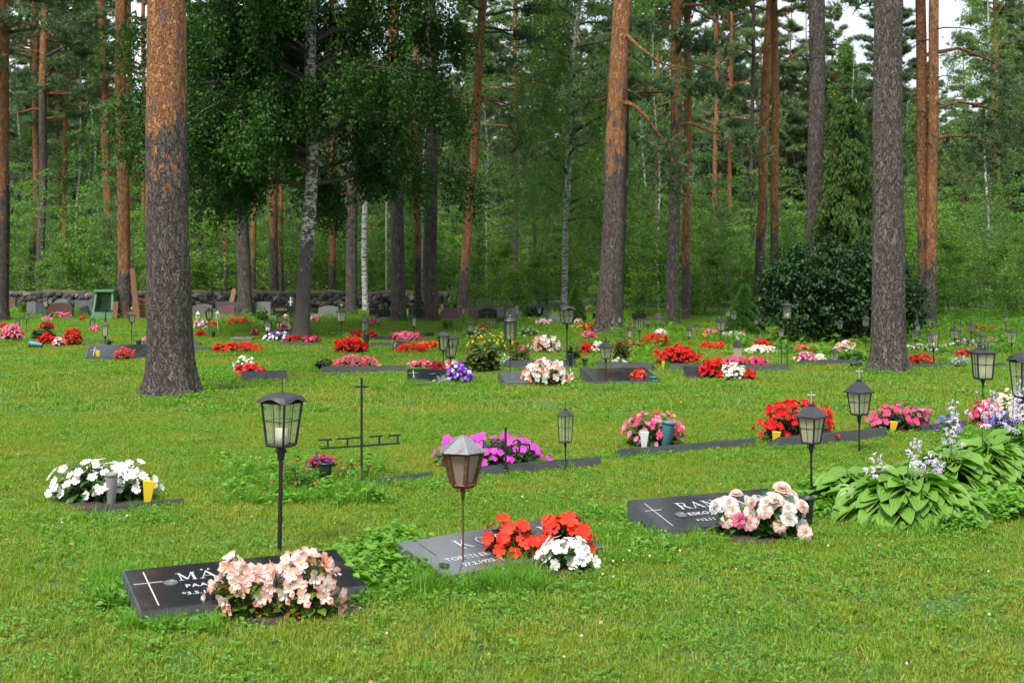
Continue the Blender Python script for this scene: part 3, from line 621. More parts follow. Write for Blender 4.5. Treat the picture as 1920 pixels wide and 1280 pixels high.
FT=[far_tree(101,'pine'),far_tree(102,'pine'),far_tree(103,'pine'),far_tree(104,'birch'),far_tree(105,'birch'),far_tree(106,'spruce')]
def far_points(n,d0,d1,pw,mind=0):
    P=[];ix=[]
    while len(P)<n:
        D=d0+(d1-d0)*rng.random()**pw; x=rng.uniform(-1,1)*(.43*D+6); c_=x/D*2400+960
        if any(a<c_<b for a,b in ((190,390),(925,1060),(1685,1725),(1800,1880))) and rng.random()<.72: continue
        
        P.append((x,D,0 if D<150 else min(1,(D-150)/150)**2*26)); ix.append(rng.choice(6,p=[.24,.24,.2,.14,.1,.08]))
    return P,ix
P,ix=far_points(470,60,170,.8)
n=len(P); o=scatter_object('far_wood',FT,P,np.stack([np.zeros(n),np.zeros(n),rng.uniform(0,6.28,n)],1),rng.uniform(.68,1.06,n),ix)
n=1350; D=36.5+34*rng.random(n)**.75; X=rng.uniform(-1,1,n)*(.42*D+2)
keep=(D>41.5)|(X>3); D=D[keep];X=X[keep]; n=len(D); near=np.clip((D-40)/14,0,1)
SJ=[]
for s_,(H,l,r) in enumerate([(1.1,500,.7),(1.7,800,.8),(2.6,1100,1.0),(4.2,1600,1.3),(6.0,2000,1.6)]):
    L,C=sapling(60+s_,H,l,.085,r); SJ.append(joined('undergrowth_piece',L,C,[SAPB,SLEAF if s_!=4 else BLEAF2]))
idx=np.array([rng.choice(5,p=[.35,.3,.25,.08,.02] if q_<.35 else [.13,.22,.27,.22,.16]) for q_ in near])
o=scatter_object('undergrowth',SJ,np.stack([X,D,np.zeros(n)],1),np.stack([np.zeros(n),np.zeros(n),rng.uniform(0,6.28,n)],1),rng.uniform(.6,1.15,n),idx)
# ---------------------------------------------------------------- lanterns
def lantern(px,pb,yt,yb,wpx,label,style='hip',finial=None,glass='clear',metal=None,yaw=.5,tilt=0,pole=.006,taper=.68,roofh=.26,candle=False,hang=None,mullion=True,group='grave lanterns on the lawn',sides=4,roofmat=None,polemat=None,cup=False):
    x,D=G(px,pb); s=D/F; zt=ztop(yt,D); zb=ztop(yb,D); Hh=zt-zb; R=wpx/2*s/max(abs(math.cos(2*math.pi*(i_+.5)/sides+yaw)) for i_ in range(sides)); rh=Hh*roofh; zr=zt-rh       # zr = underside of roof
    metal=metal or METAL; roofmat=roofmat or ROOFM
    t=empty('grave_lantern',x,D,0,yaw,label,'lantern',group)
    if tilt: t.rotation_euler=(0,tilt,yaw)
    bt=R*.80; bb=bt*taper; h0=zb+Hh*.03; h1=zr
    A=[(math.cos(2*math.pi*(i+.5)/sides),math.sin(2*math.pi*(i+.5)/sides)) for i in range(sides)]
    th=max(.0035,R*.06)*(1.7 if sides==6 and wpx>55 else 1); b=MB()
    top=[(a*bt,c*bt,h1) for a,c in A]; bot=[(a*bb,c*bb,h0) for a,c in A]
    for i in range(sides):
        j=(i+1)%sides; b.bar(bot[i],top[i],th); b.bar(top[i],top[j],th*1.05); b.bar(bot[i],bot[j],th*1.1)
        if mullion:
            T=np.array(top); B=np.array(bot); lp=lambda u,v:(B[i]*(1-u)+B[j]*u)*(1-v)+(T[i]*(1-u)+T[j]*u)*v
            o_=lambda p: tuple(np.array(p)*(1.012,1.012,1))
            b.bar(o_(lp(.5,0)),o_(lp(.5,1)),th*.3)
            if wpx>26: b.bar(o_(lp(0,.56)),o_(lp(1,.56)),th*.3)
    b.tube([(0,0,h0-th*1.2),(0,0,h0+th*.4)],[bb*.99,bb*.99],sides if sides>4 else 4,rnd=.5)
    V=b.V[-1]; 
    b.V[-1]=np.array([[A[k%sides][0]*bb,A[k%sides][1]*bb,z] for k,z in enumerate(V[:,2])])if len(V)==2*sides else V
    b.lathe([(bb*.28,h0-.001),(bb*.26,h0-R*.12),(pole*1.8,h0-R*.42),(pole*1.6,h0-R*.6)],8)
    if wpx>55:
        for k in range(4):
            a0=k*1.57; c=[(math.cos(a0)*(bb*.15+R*.2*math.sin(u)**2*1.0),math.sin(a0)*(bb*.15+R*.2*math.sin(u)**2),h0-R*.1-R*.26*u/3+ .008*math.sin(u*3)) for u in np.linspace(0,3,8)]
            b.tube(c,.0025,4)
    b.build('frame',metal,t)
    # roof
    r=MB(); 
    if style=='chimney':
        r.tube([(0,0,zr-.0),(0,0,zr+rh*.08)],[R*.95,R*.95],4,0); V=r.V[-1]; r.V[-1]=np.array([[A[k%4][0]*R,A[k%4][1]*R,z] for k,z in enumerate(V[:,2])])
        ring=[]; 
        for rr,z in ((R,zr+rh*.08),(R*.45,zr+rh*.42)): ring+= [(a*rr,c*rr,z) for a,c in A]
        r.add(ring,[[i,(i+1)%4,4+(i+1)%4,4+i] for i in range(4)]+[[4,5,6,7]])
        for k in range(8): a0=k*.785; r.bar((math.cos(a0)*R*.33,math.sin(a0)*R*.33,zr+rh*.42),(math.cos(a0)*R*.33,math.sin(a0)*R*.33,zr+rh*.75),R*.035)
        r.lathe([(R*.42,zr+rh*.75),(R*.42,zr+rh*.8),(.002,zr+rh)],12)
    elif style=='wavy':
        m=64; th_=np.arange(m)*2*math.pi/m; u=(th_/(math.pi/2)-.5)%1; sq=1/np.maximum(abs(np.cos(th_)),abs(np.sin(th_))); sq=np.minimum(1.40,sq)/1.41
        rings=[]
        for f,zz in ((1,0),(1,.04),(.93,.12),(.6,.62),(.25,.9),(.03,1)):
            z=zr+rh*zz + (rh*.45*(.5+.5*np.cos(th_*4+0))*f**3 if f>.5 else 0) - rh*.1*f
            k=sq*(1-f)*0+ (sq*f+ (1-f)*.8*f); rings.append(np.stack([np.cos(th_)*R*1.03*k,np.sin(th_)*R*1.03*k,np.broadcast_to(z,(m,))],1))
        # corners lie at 45 degrees, matching the body
        Vv=np.concatenate(rings); i=np.arange(5)[:,None]*m; j=np.arange(m)[None]; j2=(j+1)%m
        r.add(Vv,np.stack([i+j,i+j2,i+m+j2,i+m+j],-1).reshape(-1,4))
    elif style=='dome':
        r.lathe([(R*.98,zr-.002),(R*1.02,zr+rh*.1),(R*.9,zr+rh*.25),(R*.55,zr+rh*.55),(R*.4,zr+rh*.62),(R*.4,zr+rh*.75),(R*.3,zr+rh*.9),(.003,zr+rh)],16)
    else:
        ringp=[]; pr=((R*.97,-.03),(R,0),(R*.985,.05),(R*.22,.82),(R*.2,.84))
        for rr,z in pr: ringp+=[(a*rr,c*rr,zr+rh*z) for a,c in A]
        n_=len(pr); Fq=[[k*sides+i,k*sides+(i+1)%sides,(k+1)*sides+(i+1)%sides,(k+1)*sides+i] for k in range(n_-1) for i in range(sides)]
        r.add(ringp,Fq); r.add([(a*R*.97,c*R*.97,zr-rh*.03) for a,c in A],[list(range(sides))[::-1]])
        if style=='hip': r.lathe([(R*.19,zr+rh*.8),(R*.22,zr+rh*.88),(R*.14,zr+rh*.92),(R*.16,zr+rh*.98),(.002,zr+rh)],10)
        else: r.add([(a*R*.2,c*R*.2,zr+rh*.84) for a,c in A]+[(0,0,zr+rh)],[[i,(i+1)%sides,sides] for i in range(sides)])
        if wpx>48 and style=='hip':
            for i in range(4):
                a_=np.array([A[i][0]*R,A[i][1]*R]); c_=np.array([A[(i+1)%4][0]*R,A[(i+1)%4][1]*R])
                for u in np.linspace(.02,.98,24): p=a_*(1-u)+c_*u; r.box((p[0],p[1],zr-.003),(.004,.004,.009),0)
    r.build('roof',roofmat,t)
    gm={'clear':GLASS,'milky':GLASS_M,'frost':GLASS_P}[glass]
    for i in range(sides):
        j=(i+1)%sides; g=MB(); k=.965; P=[np.array(p)*(k,k,1) for p in (bot[i],bot[j],top[j],top[i])]; nrm=np.array([P[0][0]+P[1][0],P[0][1]+P[1][1],0]); nrm=nrm/np.linalg.norm(nrm)*.002
        g.add(P+[p-nrm for p in P],[[0,1,2,3],[7,6,5,4],[0,4,5,1],[2,6,7,3]]); g.build('glass_pane',gm,t)
    if candle:
        c=MB(); cw=bb*.42; c.lathe([(.001,h0+.002),(cw,h0+.002),(cw,h0+Hh*.3),(cw*.85,h0+Hh*.31),(.001,h0+Hh*.3)],12); c.build('candle',CANDLE,t,True)
    f=MB(); rg=.1 if wpx>55 else .25
    if finial in ('cross','silver'):
        fh=Hh*(.27 if finial=='cross' else .30); tt=.003 if finial=='cross' else .0042; cw=fh*.42
        tt=max(tt,s*.6)
        f.bar((0,0,zt-.004),(0,0,zt+fh),tt); 
        c_,s_=math.cos(-yaw),math.sin(-yaw); f.bar((-cw*c_*.8,-cw*s_*.8,zt+fh*.68),(cw*c_*.8,cw*s_*.8,zt+fh*.68),tt)
        f.build('finial',SILVER if finial=='silver' else metal,t)
    elif finial=='spike': f.bar((0,0,zt-.004),(0,0,zt+Hh*.18),max(.003,s*.8)); f.build('finial',metal,t)
    elif finial=='ring':
        f.tube([(math.cos(a)*R*rg,0,zt+R*rg+math.sin(a)*R*rg) for a in np.linspace(0,6.28,12)],max(.002,s*.7),4); f.build('carrying_ring',metal,t)
    p=MB(); zp=h0-R*.5
    if zp>.03:
        if hang:   # shepherd's crook
            hx=R*1.5; p.tube([(hx,0,-.1),(hx,0,zt+.06),(hx*.85,0,zt+.13),(hx*.4,0,zt+.16),(0,0,zt+.12),(0,0,zt+.03)],pole,6); p.build('crook_pole',metal,t)
        else:
            p.tube([(0,0,-.12),(0,0,zp*.35),(0,0,zp)],[pole]*3,8); 
            if wpx>60: p.lathe([(pole*1.25,zp*.35-.01),(pole*1.25,zp*.35+.01)],8)
            p.build('pole',polemat or metal,t)
    return t
L_=lantern
g1='tall lanterns in the nearest rows'
L_(524,1037,735,836,90,'large black lantern with curled roof and thin cross behind the nearest slab','wavy','cross','clear',yaw=R_(-28),pole=.0115,taper=.72,roofh=.17,group=g1,tilt=R_(1.2),candle=True)
L_(868,1075,813,910,92,'rusty hexagonal lantern with pale tin roof and frosted panes, before the second slab','plain','ring','frost',RUST,yaw=.25,pole=.0055,taper=.56,roofh=.33,mullion=False,sides=6,roofmat=TIN,group=g1)
L_(1060,882,766,830,36,'slim black lantern with spike, by the low kerb right of the magenta flowers','hip','spike','clear',yaw=R_(40),pole=.005,taper=.8,roofh=.2,group=g1)
L_(1521,945,756,832,64,'black lantern with pale cross in front of the tall red begonias','hip','silver','milky',yaw=R_(45),pole=.0075,taper=.66,roofh=.32,group=g1)
L_(1611,852,710,778,54,'black lantern with pale cross between the red and the rose pink flowers','hip','silver','milky',yaw=R_(30),pole=.0075,taper=.68,roofh=.36,group=g1)
L_(1843,775,642,711,40,'tall square lantern with vented chimney top and a burnt candle inside','chimney',None,'milky',yaw=R_(0),pole=.006,taper=.8,roofh=.28,candle=True,group=g1)
L_(1917,800,660,745,52,'black lantern with carrying ring cut by the right edge','wavy','ring','clear',yaw=R_(20),pole=.006,taper=.7,roofh=.2,group=g1)
g2='lanterns in the middle rows'
L_(845,690,625,671,38,'wide lantern with white candle above the purple pansies','plain',None,'clear',yaw=.6,taper=.5,roofh=.2,candle=True,group=g2)
L_(831,692,619,657,26,'dark lantern half behind the wide one above the pansies','hip','spike','clear',yaw=.2,group=g2)
L_(1063,693,573,607,34,'tall wavy roofed lantern behind the pale pink begonias','wavy',None,'clear',yaw=.3,pole=.011,taper=.7,roofh=.2,group=g2)
L_(1136,718,638,673,29,'lantern with spike before the reflecting slab with small red flower','hip','spike','milky',yaw=.5,taper=.62,roofh=.35,group=g2)
L_(957,700,588,638,25,'big black round lantern with domed top in the leafy bed','dome','ring','clear',yaw=.3,taper=.98,roofh=.3,sides=8,group=g2)
L_(640,645,577,603,22,'lantern with pale ornament above the big red dome of flowers','hip','silver','milky',yaw=.7,roofh=.3,group=g2)
L_(684,640,594,621,16,'narrow black lattice lantern right of the red dome of flowers','dome','ring','clear',yaw=.2,taper=.95,roofh=.3,sides=6,group=g2)
L_(502,640,597,622,18,'square lantern with white candle behind the white and violet pansies','hip',None,'clear',yaw=.1,taper=.9,roofh=.22,candle=True,group=g2)
L_(392,634,577,599,20,'lantern between the white flowers right of the massive left pine','hip',None,'clear',yaw=.4,group=g2)
L_(197,658,602,631,15,'upright lantern behind the dark slab with fuchsia','hip','spike','milky',yaw=.3,taper=.75,candle=True,group=g2)
L_(247,655,582,604,20,'brown roofed lantern with pale cross left of the massive left pine','hip','silver','milky',yaw=.5,taper=.6,roofh=.35,roofmat=RUST,group=g2)
L_(91,605,557,575,13,'tilted lantern in front of the round red headstone','hip',None,'milky',yaw=.2,tilt=R_(-8),group=g2)
L_(50,622,587,600,14,'small cup lantern left of the pink flowers at far left','plain',None,'clear',yaw=.4,taper=.5,roofh=.08,group=g2)
L_(33,622,597,613,11,'small dim lantern above the pink flowers at the left edge','hip',None,'clear',yaw=.4,taper=.9,group=g2)
L_(172,618,594,613,13,'tilted dim lantern below the green box','hip',None,'clear',yaw=.4,taper=.85,tilt=R_(6),group=g2)
L_(524,625,588,604,13,'small brownish lantern left of the dark birch foot','hip','spike','milky',yaw=.4,roofmat=RUST,group=g2)
L_(547,620,590,605,10,'narrow lantern against the left side of the birch foot','dome',None,'clear',yaw=.4,taper=.95,group=g2)
L_(709,618,592,606,13,'square lantern by the dark headstones right of the white birch','hip',None,'clear',yaw=.3,taper=.95,group=g2)
L_(776,622,590,612,11,'narrow pale lantern before the two stout pines','hip','ring','milky',yaw=.3,taper=.95,group=g2)
L_(869,610,572,591,14,'lantern at the foot of the leaning reddish pine','hip','ring','clear',yaw=.3,taper=.8,group=g2)
L_(881,645,600,622,17,'glassy square lantern above the variegated hosta','hip',None,'clear',yaw=.3,taper=.9,group=g2)
L_(948,628,576,594,15,'dark lantern with tall cross before the black headstone','hip','cross','clear',yaw=.3,taper=.7,group=g2)
L_(969,690,572,590,9,'slim lantern on a long thin rod right of the domed lantern','hip','spike','clear',yaw=.3,group=g2)
L_(1011,600,576,588,9,'tiny grey lantern left of the wavy roofed one','hip',None,'milky',yaw=.3,group=g2)
L_(1035,602,574,589,9,'tiny lantern touching the wavy roofed one','hip',None,'clear',yaw=.3,group=g2)
L_(1099,606,568,582,9,'small lantern beside the little cone spruce','hip','ring','milky',yaw=.3,group=g2)
L_(1161,628,590,605,11,'small lantern right of the big leaning pine','hip',None,'milky',yaw=.3,group=g2)
L_(1180,640,609,633,11,'round topped lantern hanging from a crook','hip','ring','milky',yaw=.3,taper=.9,roofh=.4,hang=True,candle=True,group=g2,pole=.005)
L_(1199,655,598,620,20,'dark wide cage lantern above the red flowers','plain',None,'clear',yaw=.4,taper=.7,roofh=.1,group=g2)
L_(1215,632,594,609,13,'first of the two neat lanterns left of the pine with low boughs','hip',None,'clear',yaw=.4,taper=.8,group=g2)
L_(1230,626,594,608,9,'slimmer of the two neat lanterns left of the pine with low boughs','hip',None,'clear',yaw=.4,taper=.7,group=g2)
L_(1244,628,596,610,9,'small lantern touching the foot of the pine with low boughs','hip',None,'clear',yaw=.4,taper=.8,group=g2)
L_(1292,650,612,632,12,'rounded lantern left of the wooden one','dome',None,'milky',yaw=.4,taper=.8,group=g2)
L_(1306,632,607,621,9,'small lantern above the rounded one','hip',None,'milky',yaw=.4,group=g2)
L_(1352,645,595,621,24,'wide roofed lantern left of the cone spruce','hip','spike','milky',yaw=.5,taper=.55,roofh=.26,candle=True,group=g2)
L_(1383,672,636,671,16,'silver grey standing lantern behind the rose pink flowers','hip','ring','milky',SILVER,yaw=.4,taper=1.0,roofh=.4,group=g2)
L_(1365,654,580,593,11,'left of the two lanterns in front of the cone spruce','hip',None,'milky',yaw=.4,group=g2)
L_(1376,656,582,599,12,'right of the two lanterns in front of the cone spruce','hip',None,'clear',yaw=.4,taper=.8,group=g2)
L_(1418,632,595,608,9,'left small lantern right of the cone spruce','hip',None,'milky',yaw=.4,group=g2)
L_(1428,634,594,608,9,'right small lantern right of the cone spruce','hip',None,'milky',yaw=.4,group=g2)
L_(1419,652,627,642,10,'low lattice lantern above the red and white begonias','hip','spike','clear',yaw=.4,taper=1,group=g2)
L_(1476,690,566,598,20,'tall lantern with white candle against the dark lilac bush','dome',None,'clear',yaw=.4,taper=.75,roofh=.2,candle=True,group=g2)
L_(1465,688,615,632,12,'small lantern under the tall one before the lilac bush','hip',None,'milky',yaw=.4,group=g2)
L_(1556,646,577,599,18,'tilted lantern with white candle in front of the lilac bush','plain',None,'clear',yaw=.4,tilt=R_(13),taper=.7,roofh=.15,candle=True,group=g2)
L_(1575,650,599,617,13,'straight small lantern under the tilted one before the lilac bush','hip',None,'clear',yaw=.4,group=g2)
L_(1623,655,590,612,16,'lantern with cross just left of the massive grey pine','hip','cross','clear',yaw=.5,roofh=.35,group=g2)
L_(1564,684,654,682,22,'low lantern standing among grass behind the kerb before the lilac bush','hip',None,'clear',yaw=.4,taper=.6,roofh=.2,candle=True,group=g2)
L_(1712,640,588,603,9,'farthest lantern right of the massive grey pine','hip',None,'clear',yaw=.4,group=g2)
L_(1719,645,597,609,9,'square lantern close by the pine pair','hip',None,'clear',yaw=.4,taper=.9,group=g2)
L_(1721,655,607,620,10,'middle lantern of the cluster at the pine pair','hip',None,'milky',yaw=.4,group=g2)
L_(1716,662,617,637,15,'front lantern of the cluster at the pine pair','hip',None,'clear',yaw=.4,taper=.75,group=g2)
L_(1752,690,623,652,25,'tilted broad lantern with candle above the dark overturned vase','plain',None,'clear',yaw=.35,tilt=R_(-4),taper=.7,roofh=.12,candle=True,pole=.009,group=g2)
L_(1790,660,612,635,17,'lantern on an arched hook right of the pine pair','hip','ring','clear',yaw=.35,taper=.95,roofh=.3,hang=True,group=g2,pole=.005)
L_(1821,640,604,622,15,'neat lantern left of the far red flowers','hip','spike','clear',yaw=.35,taper=.7,group=g2)
L_(1812,618,597,605,8,'tiny far lantern at the wood edge on the right','hip',None,'clear',yaw=.35,group=g2)
L_(1834,700,623,643,22,'slanting lantern behind the chimney topped one','plain',None,'clear',yaw=.35,taper=.7,tilt=R_(5),roofh=.3,group=g2)
L_(1886,640,590,604,10,'small lantern with cap high near the right edge','hip','spike','milky',yaw=.35,group=g2)
L_(1887,650,617,631,9,'small lantern half behind the square one near the right edge','hip',None,'milky',yaw=.35,taper=.9,group=g2)
L_(1897,672,616,644,18,'square lantern on a thin rod near the right edge','hip',None,'clear',yaw=.35,taper=.9,roofh=.22,group=g2)
for px,pb,yt,yb,lb in ((371,618,583,597,'left white lantern behind the massive left pine'),(408,618,582,597,'right white lantern beside the arched red headstone')):
    L_(px,pb,yt,yb,9,lb,'hip',None,'milky',WHITE,taper=.95,roofmat=WHITE,roofh=.4,group='small white lanterns')

# ---------------------------------------------------------------- iron crosses and vases
def iron_cross(px,pb,yt,bars,label,r=.007,yaw=0):
    x,D=G(px,pb); s=D/F; t=empty('iron_cross',x,D,0,yaw,label,'cross','iron grave crosses'); b=MB(); b.tube([(0,0,-.1),(0,0,ztop(yt,D))],r,8); b.build('upright',METAL,t)
    b=MB()
    for pts in bars:
        b.tube([((a-px)*s,0.0+(r*1.9),ztop(y_,D)) for a,y_ in pts],r*.8,6)
    b.build('crossbar',METAL,t); return t
iron_cross(678,908,708,[[(665,725),(691,725)],[(600,841),(750,831)],[(614,841),(614,825)],[(597,825),(622,824)],[(651,837),(651,823)],[(631,823),(657,822)],[(658,821),(678,820)],[(711,834),(711,818)],[(692,819),(717,817)],[(745,832),(745,817)],[(728,817),(751,816)]],'tall thin black cross with ladder like lower crossbar',.0085)
def curl(cx,cy,r,a0,a1): return [(cx+r*math.cos(a),cy+r*math.sin(a)) for a in np.linspace(a0,a1,9)]
iron_cross(948,892,801,[curl(936,842,9,3.6,6.8)[::1],curl(960,846,9,-.6,3.4),curl(928,836,7,2.5,5.6),curl(969,832,7,3.2,7.4),[(910,838),(940,838)],[(974,833),(994,834)],[(993,834),(993,848)],[(974,833),(974,848)]],'short dark iron cross with curled arms before the magenta flowers',.009)
iron_cross(198,640,553,[[(190,562),(205,562)],[(183,582),(211,582)],[(186,583),(191,587),(196,583)],[(200,583),(205,587),(210,583)]],'slim cross with heavy crossbar in front of the green box',.012)
for i,(px,pb,yt,w_,lb) in enumerate([(947,640,566,8,'dark iron cross behind the domed lantern'),(545,594,557,6,'small white cross on the black headstone')]):
    t=iron_cross(px,pb,yt,[[(px-w_/2*1.4,yt+9),(px+w_/2*1.4,yt+9)]],lb,.016)
    if i: 
        for c in t.children: c.data.materials[0]=WHITE
def vase(px,pb,yt,wpx,m,label,rim=1.0,base=.55,tilt=0,laid=None,square=False,cat='vase',group='plastic grave vases'):
    x,D=G(px,pb); s=D/F; h=max(.03,ztop(yt,D)); R=wpx/2*s; t=MB(); n=4 if square else 20
    t.lathe([(R*base*.9,0),(R*base,.004),(R*.86,h*.86),(R*.88,h*.9),(R*rim,h*.92),(R*rim,h),(R*.9,h),(R*.82,h*.88),(R*.75,h*.7),(.001,h*.68)],n)
    o=t.build('grave_vase',m,loc=(x,D,0),rot=(0,tilt,.6 if square else 0),smooth=not square); tag(o,label,cat,group)
    if laid is not None: o.rotation_euler=(0,R_(84),laid); o.location.z=R
    return o
vase(209,950,886,25,GRYP,'tall grey vase in the middle of the white impatiens')
vase(610,910,866,30,DKG,'dark green vase holding fuchsias left of the tall cross')
vase(1513,992,931,30,BLKP,'black ribbed vase standing right of the double begonias')
vase(1247,842,789,28,TEAL,'slate blue vase leaning in the pink begonias',tilt=R_(8))
vase(1733,806,767,27,GRYP,'grey rimmed vase right of the rose pink impatiens')
vase(80,654,641,14,TEAL,'blue green vase lying at the foot of the red begonias at left',laid=3.0).scale=(1,1,2)
vase(201,652,637,12,BLKP,'black vase leaning behind the fuchsia slab',tilt=R_(20))
vase(260,654,638,11,DKG,'dark vase beside the grey block left of the massive pine')
vase(687,652,625,14,DKG,'dark green vase behind the right side of the red dome')
vase(1069,690,663,12,DKG,'green vase at the foot of the wavy roofed lantern')
vase(1226,722,706,15,TEAL,'teal pot at the right end of the reflecting slab')
vase(1596,690,678,14,DKG,'dark vase lying beside the massive grey pine',laid=.3).scale=(1,1,1.6)
vase(1790,690,680,12,BLKP,'black vase lying before the silver foliage',laid=.1).scale=(1,1,2)
vase(868,712,677,18,BLKP,'black bowl among the purple pansies',base=.4)
vase(811,718,700,18,DKG,'dark pot with red rose left of the pansies')
vase(400,634,622,9,DKG,'small dark pot right of the massive left pine')
vase(1097,690,672,13,DKG,'dark lying pot by the kerb right of the wavy lantern')
def label_cone(px,pb,yt,wpx,m,label,tilt=0.0,flip=False):
    x,D=G(px,pb); s=D/F; h=ztop(yt,D); w2=wpx/2*s; b=MB(); y=.008
    V=[(-w2*.45,-y,0),(w2*.45,-y,0),(w2,-y*2,h),(-w2,-y*2,h),(-w2*.45,y,0),(w2*.45,y,0),(w2,y,h),(-w2,y,h)]
    b.add(V,[[0,1,2,3],[7,6,5,4],[0,4,5,1],[1,5,6,2],[3,7,4,0],[2,6,7,3]]); o=b.build('plant_marker',m,loc=(x,D,0),rot=(R_(8),tilt,.1)); tag(o,label,'marker','plastic cone markers in the flower beds')
label_cone(276,948,899,22,YEL,'yellow cone marker right of the white impatiens',R_(6))
label_cone(843,894,851,12,YEL,'yellow marker between rusty lantern and magenta flowers',R_(-3))
label_cone(1207,846,808,16,WPL,'white cone marker in the pink begonias')
label_cone(1453,834,808,16,YEL,'yellow marker at the foot of the tall red begonias',R_(4))
label_cone(1673,812,789,14,YEL,'yellow marker at the foot of the rose pink impatiens',R_(5))
label_cone(184,675,657,8,YEL,'yellow marker on the dark slab with fuchsia')
label_cone(1058,722,711,6,YEL,'yellow marker in the pale pink begonias')
label_cone(1243,692,677,5,YEL,'yellow marker at left of the large red begonias')
label_cone(711,694,684,8,YEL,'yellow marker behind the long kerb of pink fuchsias')

# ---------------------------------------------------------------- slabs
def text_mesh(s,size,m,parent,loc,rot,font_serif=False,space=1.0,name='lettering',xs=1.0):
    cu=bpy.data.curves.new('txt','FONT'); cu.body=s; cu.size=size; cu.extrude=.0006; cu.space_character=space; cu.offset=size*.012; cu.resolution_u=3
    o=bpy.data.objects.new('txt',cu); COL.objects.link(o); dg=bpy.context.evaluated_depsgraph_get(); me=bpy.data.meshes.new_from_object(o.evaluated_get(dg)); 
    bpy.data.objects.remove(o); bpy.data.curves.remove(cu); me.materials.clear(); me.materials.append(m)
    t=ob(name,me,parent,loc,rot); t.scale=(xs,1,1); return t
GLY={ # strokes: x0 y0 x1 y1 thickness ; 's' serif positions
'M':([(.12,0,.12,1,.06),(.1,1,.48,.08,.15),(.48,.08,.86,1,.06),(.88,0,.88,1,.15)],[(.12,0),(.88,0),(.08,1),(.9,1)]),
'A':([(.1,0,.5,1,.06),(.48,1,.88,0,.15),(.24,.33,.74,.33,.05)],[(.1,0),(.88,0)]),
'T':([(.06,.96,.94,.96,.07),(.5,0,.5,1,.15),(.08,.8,.08,1,.05),(.92,.8,.92,1,.05)],[(.5,0)]),
'N':([(.14,0,.14,1,.06),(.14,1,.84,.02,.15),(.86,0,.86,1,.06)],[(.14,0),(.1,1),(.86,1)]),
'K':([(.2,0,.2,1,.15),(.24,.42,.8,1,.06),(.4,.55,.86,0,.15)],[(.2,0),(.2,1),(.8,1),(.88,0)]),
'S':([(.8,.8,.7,.95,.07),(.7,.95,.4,.97,.07),(.4,.97,.2,.78,.1),(.2,.78,.3,.58,.13),(.3,.58,.7,.44,.15),(.7,.44,.82,.24,.13),(.82,.24,.6,.03,.1),(.6,.03,.3,.04,.07),(.3,.04,.16,.2,.07),(.82,.75,.82,1,.05),(.14,.0,.14,.26,.05)],[]),
'O':([(.5+.38*math.cos(a),.5+.49*math.sin(a),.5+.38*math.cos(a+.4),.5+.49*math.sin(a+.4),.06+.1*abs(math.cos(a+.2))) for a in np.arange(0,6.28,.393)],[]),
'R':([(.2,0,.2,1,.15),(.2,.96,.6,.96,.06),(.6,.96,.8,.76,.11),(.8,.76,.6,.5,.11),(.6,.5,.2,.5,.06),(.5,.5,.86,0,.15)],[(.2,0),(.14,1),(.9,0)])}
def carved(s,h,pitch,m,parent,loc,rot,w_=.85):
    b=MB(); 
    for i,ch in enumerate(s):
        base='A' if ch=='Ä' else ch
        if base not in GLY: continue
        X0=i*pitch; st,sf=GLY[base]
        def quad(x0,y0,x1,y1,t):
            d=np.array([x1-x0,y1-y0]); L=np.linalg.norm(d)+1e-9; nrm=np.array([-d[1],d[0]])/L*t/2; zz=.0006+.00012*len(b.V)%.0004
            P=[(x0+nrm[0],y0+nrm[1]),(x0-nrm[0],y0-nrm[1]),(x1-nrm[0],y1-nrm[1]),(x1+nrm[0],y1+nrm[1])]
            z0=.0004+.00003*(len(b.V)%23)
            b.add([(X0+p*h*w_,q_*h,z0) for p,q_ in P],[0,1,2,3])
        for k in st: quad(*k)
        for sx,sy in sf: quad(sx-.15,sy,sx+.15,sy,.055)
        if ch=='Ä':
            for dx in (.3,.7): quad(dx-.07,1.22,dx+.07,1.22,.14)
    return b.build('surname_lettering',m,parent,loc=loc,rot=rot)
def slab(cx,cy,ang,w_,d,hb,hf,label,parts=None,side=GR_SIDE,top=GR_BLACK,group='low slanted grave slabs',name='gravestone'):
    """origin at centre on the lawn; +y is the high back edge"""
    t=empty(name,cx,cy,0,ang,label,'gravestone',group); b=MB(); x=w_/2;y=d/2; e=.006
    V=[(-x,-y,-.06),(x,-y,-.06),(x,y,-.06),(-x,y,-.06),(-x,-y,hf-e),(x,-y,hf-e),(x,y,hb-e),(-x,y,hb-e),(-x+e,-y+e,hf),(x-e,-y+e,hf),(x-e,y-e,hb),(-x+e,y-e,hb)]
    b.add(V,[[0,1,5,4],[1,2,6,5],[2,3,7,6],[3,0,4,7]],0); b.add(V,[[4,5,9,8],[5,6,10,9],[6,7,11,10],[7,4,8,11],[8,9,10,11]],1)
    b.build('stone',[side,top],t); EXCL.append((cx,cy,w_/2+.0,d/2-.01 if hf>0 else d*.28,ang+1e-6)); return t
def on_slab(t,d,hb,hf,x,u,lift=.001):
    """u 0 (front) .. 1 (back) on the sloping face"""
    sl=math.atan2(hb-hf,d); return (x,-d/2+u*d,hf+(hb-hf)*u+lift),(sl,0,0)
def front_slab(bl,ang,w_,d,hb,hf,label,**k):
    c,s=math.cos(ang),math.sin(ang); cx=bl[0]+c*w_/2+s*d/2; cy=bl[1]+s*w_/2-c*d/2
    return slab(cx,cy,ang,w_,d,hb,hf,label,**k),cx,cy
